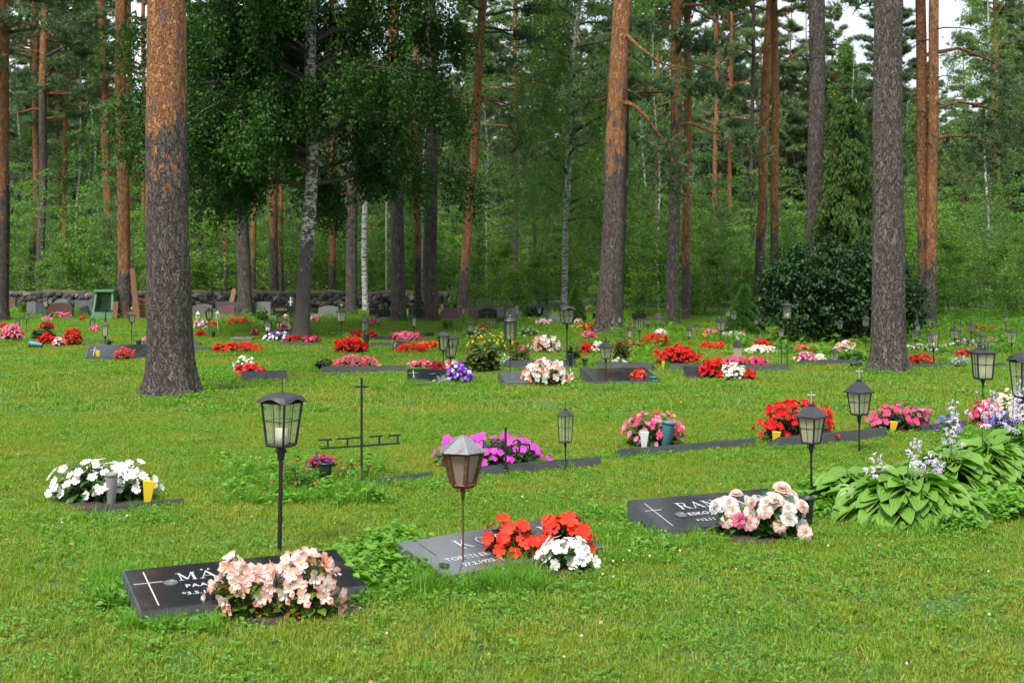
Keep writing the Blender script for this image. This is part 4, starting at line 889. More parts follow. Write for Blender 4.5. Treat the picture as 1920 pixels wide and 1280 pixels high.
def slab_cross(t,d,hb,hf,x,u0,u1,uc,wc,m=LETTER,tt=.006):
    b=MB(); L=(u1-u0)*d/math.cos(math.atan2(hb-hf,d)); b.box((0,0,0),(tt,L,.0012)); b.box((0,(uc-(u0+u1)/2)*d,.0002),(wc,tt,.0012)); p,r=on_slab(t,d,hb,hf,x,(u0+u1)/2); b.build('engraved_cross',m,t,loc=p,rot=r)
def medallion(t,d,hb,hf,x,u,R,m):
    b=MB(); b.lathe([(.001,.004),(R*.85,.004),(R*.9,.006),(R,.005),(R,0)],28); b.lathe([(R*.3,.0045),(R*.35,.006),(R*.4,.0045)],16); p,r=on_slab(t,d,hb,hf,x,u); b.build('medallion',m,t,loc=p,rot=r)
MED=mat('bronze_grey',(.16,.17,.17),.45,.5)
a1=math.atan2(.43,.909)
t,c1x,c1y=front_slab((-1.816,5.97),a1,1.03,.50,.135,.07,'nearest black slab in front of the thick lantern pole, with cross and round medallion')
D1=(.50,.135,.07)
slab_cross(t,*D1,-.43,.08,.9,.62,.13); medallion(t,*D1,-.335,.56,.032,MED)
p,r=on_slab(t,*D1,-.29,.60); carved('MÄÄTTÄN',.088,.096,LETTER,t,p,r,.9)
p,r=on_slab(t,*D1,-.28,.42); text_mesh('PAAVO K',.05,LETTER,t,p,r,space=1.15)
p,r=on_slab(t,*D1,-.31,.25); text_mesh('*3.5.1924 †19',.045,LETTER,t,p,r,space=1.05)
p,r=on_slab(t,*D1,.235,.45); text_mesh('MIRJA',.048,LETTER,t,p,r,space=1.1)
p,r=on_slab(t,*D1,.40,.30); text_mesh('19',.042,LETTER,t,p,r)
a2=math.atan2(.70,.8165)*.93
GR_GLOSS=granite('mirror_granite',(.05,.053,.06),(.09,.095,.10),.06); GR_GLOSS.node_tree.nodes['Principled BSDF'].inputs['IOR'].default_value=2.1
t,c2x,c2y=front_slab((-.589,6.58),a2,1.03,.43,.13,.045,'grey reflecting slab with a small ring, behind the red and white impatiens',top=GR_GLOSS)
D2=(.43,.13,.045)
slab_cross(t,*D2,-.42,.5,.88,.5,.004,BLKP,.004); medallion(t,*D2,-.455,.22,.028,BLKP)
p,r=on_slab(t,*D2,-.24,.56); carved('KOS',.10,.125,LETTER,t,p,r,.85)
p,r=on_slab(t,*D2,.33,.56); carved('N',.10,.125,LETTER,t,p,r,.85)
p,r=on_slab(t,*D2,-.41,.30); text_mesh('TORSTI EERIK  JOH',.055,LETTER,t,p,r,space=1.05)
p,r=on_slab(t,*D2,-.36,.12); text_mesh('27.2.1922  †  1.11.2009',.05,LETTER,t,p,r)
a3=math.atan2(.34,.78)
t,c3x,c3y=front_slab((.69,7.66),a3,1.0,.45,.14,.045,'black slab with thin white cross, left of the double begonias')
D2=(.45,.14,.045)
slab_cross(t,*D2,-.42,.12,.85,.62,.11,LETTER,.005); medallion(t,*D2,-.29,.4,.035,MED)
p,r=on_slab(t,*D2,-.24,.58); carved('RANTA',.088,.092,LETTER,t,p,r,.9)
p,r=on_slab(t,*D2,.31,.62); carved('O',.088,.092,LETTER,t,p,r,.9)
p,r=on_slab(t,*D2,-.24,.37); text_mesh('ESKO  ARMAS',.055,LETTER,t,p,r,space=1.1)
p,r=on_slab(t,*D2,-.24,.18); text_mesh('+12.11.1924  †  24.11',.048,LETTER,t,p,r)
# slabs whose back or front edge is seen: ends of the visible foot line in the photograph
def back_slab(x0,y0,x1,y1,hpx,label,d=.36,hf=-.06,top=GR_BLACK,side=GR_SIDE,group='grave slabs seen from behind as low kerbs'):
    a=np.array(G(x0,y0)); b=np.array(G(x1,y1)); m=(a+b)/2; w_=np.linalg.norm(b-a); ang=math.atan2(b[1]-a[1],b[0]-a[0]); h=hpx*S((y0+y1)/2)*1.0+.016
    c,s=math.cos(ang),math.sin(ang); return slab(m[0]-s*d/2,m[1]+c*d/2,ang+math.pi,w_,d,h,hf,label,side=side,top=top,group=group)
for a in [(165,968,345,948,10,'low dark kerb under the white impatiens'),(680,915,812,898,10,'rough dark kerb right of the tall thin cross'),
  (890,896,1127,876,17,'long grey kerb under the magenta impatiens'),(1165,860,1416,838,14,'grey kerb under the pink begonias'),(1462,842,1663,822,19,'grey kerb behind the lantern with pale cross'),
  (1356,842,1412,836,10,'short dark kerb left of the tall red begonias'),(1722,812,1812,803,12,'kerb between the rose pink flowers and the bluebells'),(1865,798,1920,792,8,'kerb under the cream flowers at right'),
  (452,714,537,713,16,'short thick kerb under the daisies'),(603,702,762,700,13,'long kerb under the pink fuchsias'),(950,692,1080,690,14,'kerb behind the silver foliage in the middle'),
  (1115,690,1222,694,11,'kerb in the grass left of the large red begonias'),(1255,694,1330,694,11,'kerb under the large red begonias'),(1400,694,1481,694,9,'kerb right of the rose pink flowers'),(1500,686,1605,684,9,'kerb under the pink and white flowers by the low lantern'),
  (1712,692,1790,690,8,'kerb under the red flowers right of the massive pine'),(525,648,602,648,5,'thin kerb under the pansies by the birch'),(693,650,745,650,5,'thin kerb right of the red dome'),(870,698,925,697,5,'thin kerb below the leafy shrub'),
  (1450,655,1530,655,6,'thin dark kerb left of the lilac bush'),(355,650,375,650,9,'grey kerb block just right of the massive left pine'),(355,660,396,660,8,'dark slab edge left of the red row'),(267,654,281,654,14,'grey block left of the massive left pine'),
  (150,643,205,643,4,'thin kerb behind the fuchsia slab'),(1850,690,1885,689,7,'kerb behind the chimney topped lantern')]:
    back_slab(*a)
def front_slab_px(x0,y0,x1,y1,label,d=.45,hb=.14,hf=.05,top=GR_BLACK,cross=True,words=None,nw=.09):
    a=np.array(G(x0,y0)); b=np.array(G(x1,y1)); m=(a+b)/2; w_=np.linalg.norm(b-a); ang=math.atan2(b[1]-a[1],b[0]-a[0]); c,s=math.cos(ang),math.sin(ang)
    t=slab(m[0]-s*d/2,m[1]+c*d/2,ang,w_,d,hb,hf,label,top=top)
    if cross: slab_cross(t,d,hb,hf,-w_*.38,.15,.85,.6,.12,LETTER,.008)
    if words:
        p,r=on_slab(t,d,hb,hf,-w_*.2,.55); text_mesh(words,nw,LETTER,t,p,r,space=1.3)
    return t
front_slab_px(160,676,272,674,'dark slab with cross and fuchsias left of the massive pine',d=.55,hb=.2)
front_slab_px(765,718,860,717,'dark slab beside the purple pansies')
front_slab_px(945,724,1062,722,'pale reflecting slab under the pale pink begonias',top=GR_GLOSS,cross=False)
front_slab_px(1112,722,1240,720,'wide reflecting slab with one small red flower and teal pot',d=.8,top=GR_BLACK,cross=False)
front_slab_px(1290,712,1345,712,'small slab half under the red and cream begonias',cross=False)
front_slab_px(700,640,735,640,'thin flat slab with an overturned pot right of the red dome',hb=.08,cross=False)
front_slab_px(785,634,812,634,'dark flat slab behind the pink begonias near the stout pines',hb=.08,cross=False)
front_slab_px(430,640,470,640,'pale flat slab left of the pansies',hb=.06,cross=False,top=GR_GREY)
front_slab_px(735,658,765,658,'dark slab with cross left of the orange begonias')

# ---------------------------------------------------------------- upright headstones
def headstone(x0,x1,yt,yb,m,label,shape='flat',words=None,wm=None,tilt=0,yaw=0,th=.14):
    xc,D=G((x0+x1)/2,yb); s=D/F; w2=(x1-x0)/2*s; h=ztop(yt,D); t=empty('headstone',xc,D,0,yaw,label,'gravestone','upright headstones along the back')
    if shape=='round': pts=[(-w2,0),(w2,0),(w2,h*.45)]+[(w2*math.cos(a)*1.0,h*.45+h*.55*math.sin(a)) for a in np.linspace(.15,math.pi-.15,9)]+[(-w2,h*.45)]
    elif shape=='arch': pts=[(-w2,0),(w2,0),(w2,h*.82)]+[(w2*u,h*(.82+.18*(1-u*u))) for u in np.linspace(.8,-.8,7)]+[(-w2,h*.82)]
    elif shape=='rough': pts=[(-w2,0),(w2,0),(w2*.98,h*.5),(w2*.8,h*.8),(w2*.35,h*.97),(-w2*.15,h),(-w2*.6,h*.88),(-w2*.95,h*.6)]
    elif shape=='slope': pts=[(-w2,0),(w2,0),(w2*.9,h*.6),(w2*.5,h),(-w2*.9,h*.75)]
    else: pts=[(-w2,0),(w2,0),(w2,h*.98),(w2*.97,h),(-w2*.97,h),(-w2,h*.98)]
    n=len(pts); y0=-th/2
    V=[(a,y0,b) for a,b in pts]+[(a,-y0,b) for a,b in pts]; b=MB(); b.V=[]; b.add(V,[[i,i+n,(i+1)%n+n,(i+1)%n] for i in range(n)]); b.add([V[i] for i in range(n)],list(range(n))); b.add([V[i+n] for i in range(n)],list(range(n))[::-1])
    b.build('stone',m,t,rot=(0,tilt,0)); 
    b=MB(); b.box((0,0,.03),(w2*2.1,th*1.7,.07)); b.build('plinth',GR_GREY,t)
    if words:
        o=text_mesh(words,h*.24,wm,t,(-w2*.75,y0-.003,h*.6),(R_(90),0,0),space=1.1)
    return t
for a in [(16,30,558,583,GR_RED,'dark red headstone behind the left edge pine','flat'),(52,69,566,591,GR_GREY,'first plain grey headstone left of the round red one','flat'),(70,90,568,592,GR_SIDE,'second plain grey headstone touching the round red one','flat'),
  (90,137,567,596,GR_RED,'broad round red headstone with weathered lettering','round'),(100,130,560,584,GR_GREY,'brownish boulder stone behind the round red one','rough'),(142,175,563,586,GR_GREY,'wide grey headstone behind the tilted one','flat'),(150,167,573,592,GR_SIDE,'small tilted grey headstone left of the green box','slope'),
  (362,398,570,590,GR_GREY,'curved dark stone behind the massive left pine','arch'),(405,450,566,590,GR_SIDE,'wide grey slab stone behind the arched one','flat'),(411,441,572,595,GR_RED,'arched dark red headstone with faded gold words','arch','. . . .',GOLD),
  (474,508,566,593,GR_GREY,'large plain grey stone left of the black lettered one','flat'),(512,556,572,596,GR_BLACK,'black headstone with gold word left of the birch foot','arch','LASSILA',GOLD),(583,597,579,592,GR_BLACK,'small black headstone with gold letters right of the birch foot','flat'),
  (598,634,573,594,GR_GREY,'wide grey arched stone right of the birch foot','arch'),(692,713,567,598,GR_BLACK,'black headstone with sloping cap and gold lines','slope','.....',GOLD),(712,733,577,599,GR_BLACK,'black arched headstone with gold lines behind the stout pine','arch','.....',GOLD),
  (766,781,578,600,GR_SIDE,'dark headstone between the stout pines, left one','flat'),(777,796,577,602,GR_BLACK,'rounded black headstone between the stout pines','arch'),(824,864,576,602,GR_RED,'broad red rounded headstone left of the leaning pine','round','. . . .',LETTER),
  (877,899,579,601,GR_RED,'reddish headstone right of the leaning pine','flat'),(898,932,577,602,GR_BLACK,'black headstone with white words behind the variegated hosta','arch','. . . . .',LETTER),(929,948,576,600,GR_GREY,'rough grey stone behind the iron cross','rough'),(952,975,577,598,GR_GREY,'rough boulder headstone right of the iron cross','rough'),
  (1018,1026,582,602,GR_SIDE,'narrow grey stone left of the rounded small one','flat'),(1030,1049,587,608,GR_GREY,'small grey rounded stone by the pink flowers','round'),(1071,1095,586,601,GR_GREY,'low rough stone left of the big leaning pine','rough'),(1111,1121,587,602,GR_BLACK,'small black stone beside the big leaning pine','flat'),
  (1185,1211,587,604,GR_BLACK,'wide black headstone with small white flower right of the big leaning pine','flat','. . .',GOLD),(1228,1240,587,600,GR_GREY,'small rough stone left of the pine with low boughs','slope')]:
    headstone(*a[:6],shape=a[6],words=a[7] if len(a)>7 else None,wm=a[8] if len(a)>8 else None)

# ---------------------------------------------------------------- stone wall
def stone_wall():
    t=empty('stone_wall',0,0,0,0,'long dry stone wall with mossy top at the edge of the wood','wall'); tag(t,kind='thing'); rs=np.random.default_rng(9); b=MB(); D=39.5
    ms=[mat('wall_stone_%s'%n_,c_,.9) for n_,c_ in (('grey',(.055,.053,.05)),('pale',(.13,.125,.12)),('dark',(.025,.024,.022)),('reddish',(.075,.05,.04)))]
    ico=[(0,0,1),(.9,0,.45),(.28,.85,.45),(-.72,.53,.45),(-.72,-.53,.45),(.28,-.85,.45),(.72,.53,-.45),(-.28,.85,-.45),(-.9,0,-.45),(-.28,-.85,-.45),(.72,-.53,-.45),(0,0,-1)]
    fi=[[0,1,2],[0,2,3],[0,3,4],[0,4,5],[0,5,1],[1,6,2],[2,7,3],[3,8,4],[4,9,5],[5,10,1],[6,7,2],[7,8,3],[8,9,4],[9,10,5],[10,6,1],[11,7,6],[11,8,7],[11,9,8],[11,10,9],[11,6,10]]
    x0,x1=-17.5,-1.5
    for i in range(1500):
        x=rs.uniform(x0,x1); z=rs.uniform(0.0,.40); r=rs.uniform(.06,.15); V=np.array(ico)*rs.uniform(.8,1.15,(12,1))*np.array([r*1.2,r,r*.8]); a=rs.uniform(0,6.28); c,s=math.cos(a),math.sin(a); V=V@np.array([[c,-s,0],[s,c,0],[0,0,1]])
        y=D+(x+9)*-.06; b.add(V+(x,y-.3+z*.15+rs.normal(0,.05),z+.05),fi,int(rs.choice(4,p=[.4,.2,.25,.15])))
    b.build('stones',ms,t); c=MB(); xs=np.linspace(x0,x1,90); 
    mo=mat('wall_moss',(.05,.06,.018),.95); q=N(mo); q.l(q.mix(q.noise(q.world(),6,4),(.02,.025,.008),(.13,.12,.035)),q.b.inputs['Base Color'])
    V=[];
    for x in xs:
        y=D+(x+9)*-.06; h=.53+.035*math.sin(x*3)+.02*math.sin(x*7.7)
        V+=[(x,y-.28,0),(x,y-.28,h-.17),(x,y-.24,h-.04),(x,y,h),(x,y+.35,h-.08),(x,y+.38,0)]
    i=np.arange(89)[:,None]*6; j=np.arange(5)[None]; c.add(V,np.stack([i+j,i+6+j,i+6+j+1,i+j+1],-1).reshape(-1,4)); c.build('mossy_core',mo,t,True)
stone_wall()
# green box, timber and boards
x,D=G(192,599); s=D/F
t=empty('compost_box',x,D,0,0,'tall open green wooden box leaning back among the headstones','box'); b=MB(); w2=19*s; h=ztop(547,D)
b.box((0,.45,h/2),(w2*2,.03,h)); b.build('back_board',GRNW,t)
for sgn,nm in ((-1,'side_board'),(1,'side_board')):
    b=MB(); b.add([(sgn*w2*1.08,-.05,0),(sgn*w2*1.08,.5,0),(sgn*w2*.9,.5,h),(sgn*w2*.9,.15,h),(sgn*w2*1.08-sgn*.05,-.05,0),(sgn*w2*1.08-sgn*.05,.5,0),(sgn*w2*.9-sgn*.05,.5,h),(sgn*w2*.9-sgn*.05,.15,h)],[[0,1,2,3],[7,6,5,4],[0,3,7,4],[1,5,6,2],[3,2,6,7],[0,4,5,1]]); b.build(nm,GRNW,t)
b=MB(); b.box((0,.31,h+.02),(w2*1.95,.45,.05)); b.build('top_board',GRNW,t); b=MB(); b.box((0,.0,h*.13),(w2*2.05,.03,h*.28)); b.build('front_board',GRNW,t)
x,D=G(268,598); s=D/F
t=empty('timber_stack',x,D+.3,0,0,'stack of brown timber boards left of the massive pine','timber'); 
for i in range(6):
    b=MB(); b.box((0,0,.045+i*.083),(.5+.03*(i%2),.5,.07),.03*(i%3)); b.build('board',WOOD,t)
for i,(px,yt,lean,lb,ln) in enumerate([(252,502,-.30,'long brown board leaning back against the reddish pine',20),(217,565,.12,'short brown board beside the green box',10)]):
    x,D=G(px if i else 258,599); h=ztop(yt,D); b=MB(); b.box((0,0,h/2),(.13,.04,h)); b.box((0,.03,h*.3),(.2,.03,.06)); b.box((0,.03,h*.7),(.17,.03,.06)); o=b.build('leaning_board',WOOD,loc=(x,D-.1*i,0),rot=(R_(-6),lean*.45,0)); tag(o,lb,'board','old boards leaning by the pines')
x,D=G(430,585); b=MB(); h=ztop(543,D); b.box((0,0,h/2),(.12,.05,h)); b.box((0,0,h+.02),(.09,.04,.05)); tag(b.build('leaning_board',mat('fresh_wood',(.45,.25,.14),.8),loc=(x,D,0),rot=(0,R_(12),0)),'fresh pink board sticking up behind the arched red headstone','board','old boards leaning by the pines')
# ---------------------------------------------------------------- flowers
PC={'white':((.72,.70,.66),(.84,.82,.79)),'cream':((.66,.60,.42),(.78,.74,.60)),'red':((.50,.004,.012),(.78,.012,.02)),'scarlet':((.72,.022,.01),(.86,.05,.018)),'crimson':((.30,.004,.02),(.5,.01,.04)),
    'magenta':((.60,.02,.42),(.78,.07,.56)),'rose':((.70,.03,.13),(.85,.09,.24)),'pink':((.75,.16,.32),(.85,.34,.48)),'pale':((.84,.66,.60),(.86,.80,.74)),'salmon':((.80,.30,.24),(.86,.52,.42)),'coral':((.75,.06,.05),(.85,.2,.16)),
    'orange':((.80,.12,.01),(.88,.22,.02)),'yellow':((.75,.48,.02),(.85,.62,.06)),'violet':((.10,.02,.35),(.22,.05,.5)),'lilac':((.58,.50,.68),(.78,.70,.82)),'blue':((.2,.17,.6),(.34,.3,.75)),'fuchsia':((.5,.01,.05),(.62,.04,.2))}
TIPS={'pale':(.82,.24,.22),'scarlet':(.90,.06,.02),'magenta':(.70,.04,.5),'salmon':(.86,.55,.48),'pink':(.85,.2,.36)}
def petal(c):
    if 'petal_'+c in MATS: return MATS['petal_'+c]
    m=leafmat('petal_'+c,PC[c][0],PC[c][1],.25,.55,.25)
    if c in TIPS:
        q=N(m); bc=q.b.inputs['Base Color'].links[0].from_socket; cl=q.mix(q.ramp(q.attr('att'),[(.55,(0,0,0)),(1.0,(.85,.85,.85))]),bc,TIPS[c]); q.l(cl,q.b.inputs['Base Color'])
    return m
CENT=mat('flower_centre',(.75,.42,.05),.6); CENTD=mat('dark_flower_centre',(.25,.12,.02),.6)
LC={'mid':leafmat('leaf_green',(.022,.075,.014),(.06,.16,.03),.25,.4,.5),'dark':leafmat('leaf_dark',(.012,.035,.012),(.035,.075,.022),.2,.38,.5),'bronze':leafmat('leaf_bronze',(.03,.02,.012),(.06,.05,.02),.2,.38,.5,None,(.12,.035,.01)),
    'light':leafmat('leaf_light',(.06,.17,.02),(.14,.30,.05),.35,.45,.4),'silver':leafmat('leaf_silver',(.30,.36,.34),(.50,.55,.53),.15,.8,.2),'olive':leafmat('leaf_olive',(.06,.10,.02),(.13,.17,.04),.3,.5,.4),
    'varieg':leafmat('leaf_variegated',(.09,.20,.05),(.30,.38,.18),.3,.45,.4,None,(.6,.62,.45)),'yelgreen':leafmat('leaf_begonia',(.05,.13,.012),(.16,.24,.03),.3,.45,.4,None,(.3,.12,.02))}
DIAM={'imp':.062,'beg':.06,'bol':.07,'dbl':.105,'ger':.042,'pan':.055,'dai':.04,'fuc':.034,'bell':.05}
STEM=mat('green_stem',(.09,.13,.03),.6)
FMESH={}
def fmesh(st,c):
    if (st,c) not in FMESH:
        b=MB(); fl,ce=FL[st]; r=DIAM[st]/2; b.add(fl[0]*r,fl[1],0,rnd=rng.random(len(fl[0]))*.3+.3,att=np.hypot(fl[0][:,0],fl[0][:,1])); b.add(ce[0]*r,ce[1],1); FMESH[st,c]=b.mesh('blossom',[petal(c),CENT if st not in('imp','beg') else CENTD])
    return FMESH[st,c]
BED=[]
def bed(x0,x1,yt,yb,st,cols,lf,label,sep=False,cover=1.0,seed=None,dz=.75,lsz=None,fsz=1.0,ld=1.0,nm=None,cat='flowers',spread=None,group='flower clumps on the graves',fz=.1,soil=True,tpl=LEAF,base=0.0):
    rs=np.random.default_rng(int(x0*13+yb) if seed is None else seed)
    xc,D0=G((x0+x1)/2,yb,0); w_=(x1-x0)*D0/F; dd=min(max(w_*.6,.12),.5); D=D0+dd*.45; w_=(x1-x0)*D/F; h=max(.08,ztop(yt,D)-base); xc=((x0+x1)/2-960)/F*D
    ax=np.array([w_/2,dd/2,h])
    t=empty(nm or {'imp':'impatiens','beg':'begonia','bol':'begonia','dbl':'double_begonia','ger':'begonia','pan':'pansies','dai':'daisies','fuc':'fuchsia','bell':'bluebells'}.get(st,'plant'),xc,D,base,0,label,cat,group)
    # foliage
    ls=(lsz or {'imp':.075,'beg':.06,'bol':.06,'dbl':.085,'ger':.05,'pan':.035,'dai':.03,'fuc':.035,'bell':.04}.get(st,.05)); area=w_*h*2+w_*dd
    n=int(min(1500,max(30,area/(ls*ls*.5)*2.4*ld))); d=rs.normal(0,1,(n,3)); d[:,2]=np.abs(d[:,2])*.9; d/=np.linalg.norm(d,axis=1)[:,None]; r=rs.uniform(.35,1.0,n)
    wv=1+.1*np.sin(np.arctan2(d[:,1],d[:,0])*5+seed if seed else 1.)
    P=d*ax*np.array(r)[:,None]; P[:,2]=np.maximum(.01,P[:,2]); C=MB()
    C.scatter(tpl,P-np.stack([d[:,0],d[:,1],d[:,2]*.5],1)*ls*.5,rots(np.arctan2(d[:,1],d[:,0])-1.57+rs.normal(0,.5,n),rs.normal(.05,.4,n),rs.normal(0,.35,n)),ls*rs.uniform(.6,1.2,n),rnd=rs.random(n))
    k=max(4,int(w_/.05)); 
    for i in range(min(k,24)):
        e=rs.uniform(-.8,.8,2)*ax[:2]; C.tube([(e[0]*.5,e[1]*.5,-.01),(e[0],e[1],h*.75*(1-.4*abs(e[0])/ax[0]))],[.004,.003],4,1,False)
    C.build('foliage',[LC[lf],TWIG],t)
    ST=None
    if cols:
        fr=DIAM[st]/2*fsz; nf=int(max(5,cover*1.12*(math.pi*ax[0]*ax[1]*.8+ (math.pi*(ax[0]+ax[1])*h)*.62)/(math.pi*fr*fr*.8)))
        nf=min(nf,95 if sep else 520)
        # quasi even directions over the upper shell
        i=np.arange(nf)+.5; zz=1-(i+.012*nf)/nf/1.012*(1-fz); az=i*2.39996+rs.normal(0,.25,nf); rr=np.sqrt(np.maximum(0,1-zz*zz)); d=np.stack([rr*np.cos(az),rr*np.sin(az),zz],1)+rs.normal(0,.05,(nf,3))
        if st in('bol',): zz2=rs.random(nf)<.85; d=d[zz2]
        lump=1+.15*np.sin(d[:,0]*6.5+xc*7)*np.sin(d[:,2]*5+yb)+.08*np.sin(d[:,0]*13+yb)+rs.uniform(-.14,.07,len(d))
        P=d*ax*lump[:,None]; P[:,2]=np.where(d[:,2]>0,ax[2]*np.abs(d[:,2])**.65*np.clip(lump,.75,1.03),0); P[:,2]=np.maximum(P[:,2],fr*.8); Nn=d/ax; Nn/=np.linalg.norm(Nn,axis=1)[:,None]; Nn=Nn+np.array([0,-.35,.35])+rs.normal(0,.28,Nn.shape)
        if st=='bol': Nn[:,2]-=.5
        if st in('fuc','bell'): Nn=Nn*.3+np.array([0,0,-1.])
        R=face_dir(Nn,rs.uniform(0,6.28,len(P))); ch=rs.integers(0,len(cols),len(P))
        if spread=='split': ch=np.clip(((P[:,0]/ax[0]*.5+.5)*len(cols)+rs.normal(0,.18,len(P))).astype(int),0,len(cols)-1)
        sc=fr*rs.uniform(.8,1.15,len(P))*2/DIAM[st]
        if sep:
            S2=MB()
            for j in range(len(P)):
                S2.tube([(P[j][0]*.35,P[j][1]*.35,0),(P[j][0]*.8,P[j][1]*.8,P[j][2]*.6),tuple(P[j]-Nn[j]/np.linalg.norm(Nn[j])*.004)],[.003,.0022,.0016],4,0,False)
                m=Matrix([list(R[j][0])+[P[j][0]],list(R[j][1])+[P[j][1]],list(R[j][2])+[P[j][2]],[0,0,0,1]]); o=ob('blossom',fmesh(st,cols[ch[j]]),t); o.matrix_local=m@Matrix.Scale(sc[j],4)
            S2.build('stems',STEM,t)
        else:
            B=MB(); uc=sorted(set(cols)); 
            for ci,c in enumerate(cols):
                s_=ch==ci
                if not s_.any(): continue
                B.scatter(FL[st][0],P[s_],R[s_],sc[s_]*DIAM[st]/2,uc.index(c)); 
                if D<20: B.scatter(FL[st][1],P[s_],R[s_],sc[s_]*DIAM[st]/2,len(uc))
            B.build('blossoms',[petal(c) for c in uc]+[CENT if st not in('imp','beg') else CENTD],t)
    BED.append((xc,D,w_,dd,D0)); return t
SOILB=MB()
def soil(px0,px1,py,dd=None,dy=0.0):
    x0,D=G(px0,py); x1,_=G(px1,py); cx=(x0+x1)/2; rx=(x1-x0)/2; ry=dd or rx*.55; rs=np.random.default_rng(int(px0)); n=28; V=[(cx,D+ry*.8+dy,.022)]
    for f,z in ((.6,.02),(1,.004),(1.06,-.02)): V+=[(cx+rx*f*math.cos(a)*(1+rs.normal(0,.05)),D+ry*.8+dy+ry*f*math.sin(a)*(1+rs.normal(0,.05)),z) for a in np.linspace(0,2*math.pi,n,endpoint=False)]
    SOILB.add(V,[[0,1+i,1+(i+1)%n] for i in range(n)]); SOILB.add(V,[[1+k*n+i,1+(k+1)*n+i,1+(k+1)*n+(i+1)%n,1+k*n+(i+1)%n] for k in range(2) for i in range(n)]); EXCL.append((cx,D+ry*.8+dy,rx*.9,ry*.9,0))
# nearest rows: every blossom is its own part
bed(392,520,1052,1165,'bol',['pale','pale','salmon','pale'],'yelgreen','left half of the pale pink begonias in front of the nearest slab',True,1.0,ld=.9,dz=.8)
bed(500,640,1037,1168,'bol',['pale','salmon','pale','pale'],'yelgreen','right half of the pale pink begonias in front of the nearest slab',True,1.0,ld=.9)
soil(385,672,1172,.22,.06); soil(268,372,742,.25); soil(1618,1712,698,.3)
bed(905,1012,975,1066,'imp',['scarlet'],'bronze','bright red impatiens with bronze leaves before the reflecting slab',True,1.15,fsz=1.4,ld=1.2,lsz=.095)
bed(1008,1118,964,1052,'imp',['scarlet'],'bronze','bright red impatiens standing behind the small white ones',True,1.1,fsz=1.4,ld=1.0,lsz=.085,seed=4)
bed(1012,1112,1008,1076,'imp',['white'],'mid','small white impatiens in front of the red ones',True,1.2,fsz=1.25,seed=3)
soil(960,1120,1078,.16)
bed(1338,1420,926,1012,'dbl',['pale','white','pale','pink'],'mid','pink tinted double begonias, left part of the clump by the third slab',True,.72,ld=1.1)
bed(1400,1516,914,1018,'dbl',['white','pale','white','pale'],'mid','white double begonias, right part of the clump by the black vase',True,.9,ld=1.0)
soil(1340,1520,1020,.2)
bed(100,296,862,948,'imp',['white'],'mid','wide clump of white impatiens round a grey vase',True,1.1,fsz=1.2,ld=1.3,lsz=.085); soil(90,300,955,.16)
bed(812,1024,814,884,'imp',['magenta'],'mid','magenta impatiens behind the long grey kerb',True,1.0,fsz=1.15,ld=1.2,lsz=.08)
bed(1170,1278,774,842,'beg',['pink','pink','rose'],'mid','pink begonias with white cone and slate vase',True,.85); soil(1160,1300,848,.16)
bed(1425,1566,754,834,'beg',['red'],'bronze','tall scarlet red begonias behind the lantern with pale cross',True,1.3,fsz=1.35)
bed(1627,1748,757,812,'imp',['rose'],'dark','rose pink impatiens with dark leaves right of the second cross lantern',True,.85)
bed(1010,1118,650,1,'imp',None,'mid','x') if False else None
bed(578,630,850,909,'fuc',['fuchsia','rose','fuchsia','violet'],'dark','small fuchsias filling the dark green vase',False,.9,base=.115,nm='fuchsia')
bed(1860,1925,736,800,'ger',['cream'],'light','cream flowers at the right edge above the hosta')
bed(1818,1875,752,800,'beg',['rose','pink'],'mid','rose and pink begonias under the chimney topped lantern')
bed(1856,1900,770,812,'bell',['blue','violet'],'light','bluebells below the cream flowers',False,.5,soil=False)
bed(1757,1800,772,818,'bell',['blue','violet'],'light','small bluebells left of the hosta flowers',False,.15,ld=.4,soil=False)
